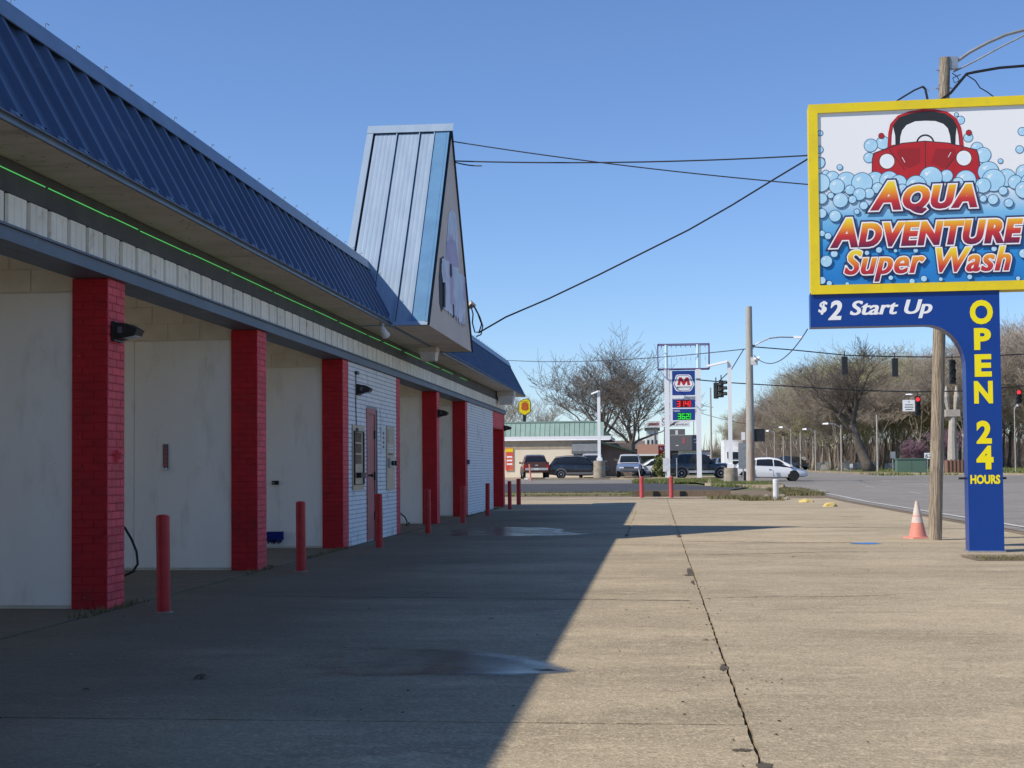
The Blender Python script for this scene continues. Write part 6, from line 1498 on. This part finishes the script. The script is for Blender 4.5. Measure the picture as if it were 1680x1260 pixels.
# evergreen bush in front of the shop, ivy bush
def bush(loc, rx, rz_, label, mt, n=900, seed=1, leaf=.09, name='bush'):
    R = random.Random(seed); mb = MB()
    for _ in range(n):
        a = R.uniform(0,6.283); b = math.acos(R.uniform(-.1,1)); k = R.uniform(.5,1)*(1+.35*noise.noise((math.cos(a)*2,math.sin(a)*2,b*2+seed)))
        c = Vector((math.cos(a)*math.sin(b)*rx*k, math.sin(a)*math.sin(b)*rx*k, math.cos(b)*rz_*k+.15)); u = Vector((R.gauss(0,1),R.gauss(0,1),R.gauss(0,1))).normalized()*leaf*R.uniform(.6,1.4); v = u.orthogonal().normalized()*leaf*.6
        mb.add([c-u,c-v,c+u,c+v],[(0,1,2,3)])
    t = thing(name, loc, label, 'bush'); mb.build('foliage', mt, t, world=False, fix=False)
    st = MB()
    for i in range(6): a = i; st.tube([(0,0,-.1),(math.cos(a)*rx*.4,math.sin(a)*rx*.4,rz_*.6)],.025,4)
    st.build('stem','bark',t,world=False); return t
bush(onY(1088,113), 1.0, 1.9, 'yellow-green bush beside the left leg of the fuel sign', 'blade_green', 1500, 3, .11)
bush(onY(1006,121), .9, 2.4, 'ivy covered shrub at the corner of the green roofed building', 'weed', 1100, 5, .11)
bush(onY(1062,128), 1.6, 1.1, 'low green shrub behind the blue pickup', 'blade_green', 900, 9, .11)
# leaning dark tree across the junction
Yt = 150; p = onY(1428,Yt); h = atY(1420,585,Yt).z-p.z
tb, cb = tree_mesh(47,h*1.1,h*.42,.58,5,.85,(-.34,0),.14,5,.34)
make_tree('leaning_tree', p, 'big dark tree leaning left on the grass across the junction', tb, cb, 'bark_dark')
# the wood behind
VAR = []; RMIN[0] = 0.013
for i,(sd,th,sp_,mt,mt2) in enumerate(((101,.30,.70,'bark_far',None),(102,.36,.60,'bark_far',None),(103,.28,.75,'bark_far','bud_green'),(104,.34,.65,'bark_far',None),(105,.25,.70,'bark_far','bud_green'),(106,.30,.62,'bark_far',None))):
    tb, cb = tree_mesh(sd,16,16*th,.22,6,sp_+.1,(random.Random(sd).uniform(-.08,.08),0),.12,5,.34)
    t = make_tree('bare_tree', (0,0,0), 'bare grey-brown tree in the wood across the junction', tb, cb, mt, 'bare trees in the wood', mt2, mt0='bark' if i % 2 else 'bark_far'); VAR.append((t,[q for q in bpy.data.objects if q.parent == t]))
R = random.Random(77); used = set(); nT = 0
def place(px, Y, htop_px):
    global nT
    k = R.randrange(len(VAR)); t, kids = VAR[k]
    p = onY(px,Y); hgt = max(5.0, atY(px,htop_px,Y).z-p.z); s = hgt/16*R.uniform(1.02,1.16)
    if k not in used: used.add(k); c = t
    else:
        c = t.copy(); COL.objects.link(c)
        for q in kids: d = q.copy(); COL.objects.link(d); d.parent = c
    c.location = p; c.rotation_euler = (0,0,R.uniform(0,6.28)); c.scale = (s*R.uniform(.9,1.15),s*R.uniform(.9,1.15),s)
    nT += 1
def skyline(px):
    K = [(1195,735),(1215,700),(1240,668),(1290,650),(1330,625),(1370,603),(1420,596),(1460,600),(1500,606),(1560,612),(1620,578),(1680,566),(1760,570)]
    for a, b in zip(K[:-1],K[1:]):
        if a[0] <= px <= b[0]: return a[1]+(b[1]-a[1])*(px-a[0])/(b[0]-a[0])
    return 600
for i in range(26):
    px = 1330+430*i/25+R.uniform(-7,7); place(px, R.uniform(158,182), skyline(px)+R.uniform(-6,28))
for i in range(28):
    px = 1255+500*i/27+R.uniform(-7,7); place(px, R.uniform(185,230), skyline(px)+R.uniform(-2,24))
for i in range(34):
    px = 1205+555*i/33+R.uniform(-7,7); place(px, R.uniform(240,330), skyline(px)+R.uniform(-2,26))
for px,y in ((1190,745),(1183,750),(1177,752),(1198,738),(1170,755)): place(px,420,y)
# small redbud trees
for px,pb,hp,lb in ((1502,778,722,'small pinkish redbud tree left of the wooden pole'),(1556,776,705,'small pinkish redbud tree between wooden pole and blue sign')):
    p = onY(px,146); h = atY(px,hp,146).z-p.z; tb, cb = tree_mesh(int(px),h,h*.25,.12,5,.8,(0,0),.2,5)
    make_tree('redbud_tree', p, lb, tb, cb, 'bark_far', None, 'redbud')
# brush between the trunks: one tangled mass
mb = MB(); R = random.Random(9)
for i in range(22000):
    px = R.uniform(1190,1790); Y = R.uniform(205,340); x = atY(px,760,Y).x; z = zt(Y); hh = min(R.expovariate(1/2.6)+.8, 8)
    hh = min(hh, max(1.2,(766-skyline(px)-10)/ppm(Y,x)))
    a = R.uniform(-.5,.5); w = R.uniform(.02,.06); b0_ = R.uniform(0,hh*.5)
    mb.add([(x-w,Y,z+b0_),(x+w,Y,z+b0_),(x+a*hh*.5,Y+R.uniform(-.3,.3),z+hh)],[(0,1,2)])
o = mb.build('undergrowth','brush_brown',fix=False); tag(o,'tangled brown undergrowth between the far trunks','undergrowth',kind='stuff')
# far woods closing the horizon
mb = MB()
for i in range(9000):
    x = R.uniform(-420,900); Y = R.uniform(430,560); hh = R.uniform(3,12); w = R.uniform(.15,.5)
    mb.add([(x-w,Y,.8),(x+w,Y,.8),(x+R.uniform(-2.5,2.5),Y,1+hh)],[(0,1,2)])
o = mb.build('far_wood','brush_brown',fix=False); tag(o,'distant brown wood along the horizon','wood',kind='stuff')
# gravestones and low walls under the trees
g0 = None
for i,(px,w_,h_) in enumerate(((1345,1.0,.8),(1352,.6,.6),(1357,.4,1.0),(1380,.9,.8),(1391,.5,1.0),(1400,1.0,.6),(1408,.7,.8),(1437,.8,.9),(1462,1.4,.7),(1318,.8,1.5))):
    p = onY(px, 168+R.uniform(-4,4)); t = thing('gravestone', p, '%s headstone %s' % (('squat','small','slim','squat','slim','low','plain','plain','broad','tall')[i], ('left of the row under the far trees','second from the left under the far trees','with a narrow tall shape beside the small one','left of the middle street lamp pole','just left of the leaning tree group','between street lamp and leaning tree','nearest the leaning tree on its left','right behind the trunk of the leaning tree','behind the grey square sign','behind the bare pole above the dark car')[i]), 'headstone', 'headstones under the trees')
    MB().prism([(-w_/2,0),(w_/2,0),(w_/2,h_*.8),(w_*.3,h_),(-w_*.3,h_),(-w_/2,h_*.8)],'y',-.15,.15).build('slab','gravestone',t,world=False); MB().box(-w_/2-.1,w_/2+.1,-.3,.3,-.1,.12).build('plinth','gravestone',t,world=False)
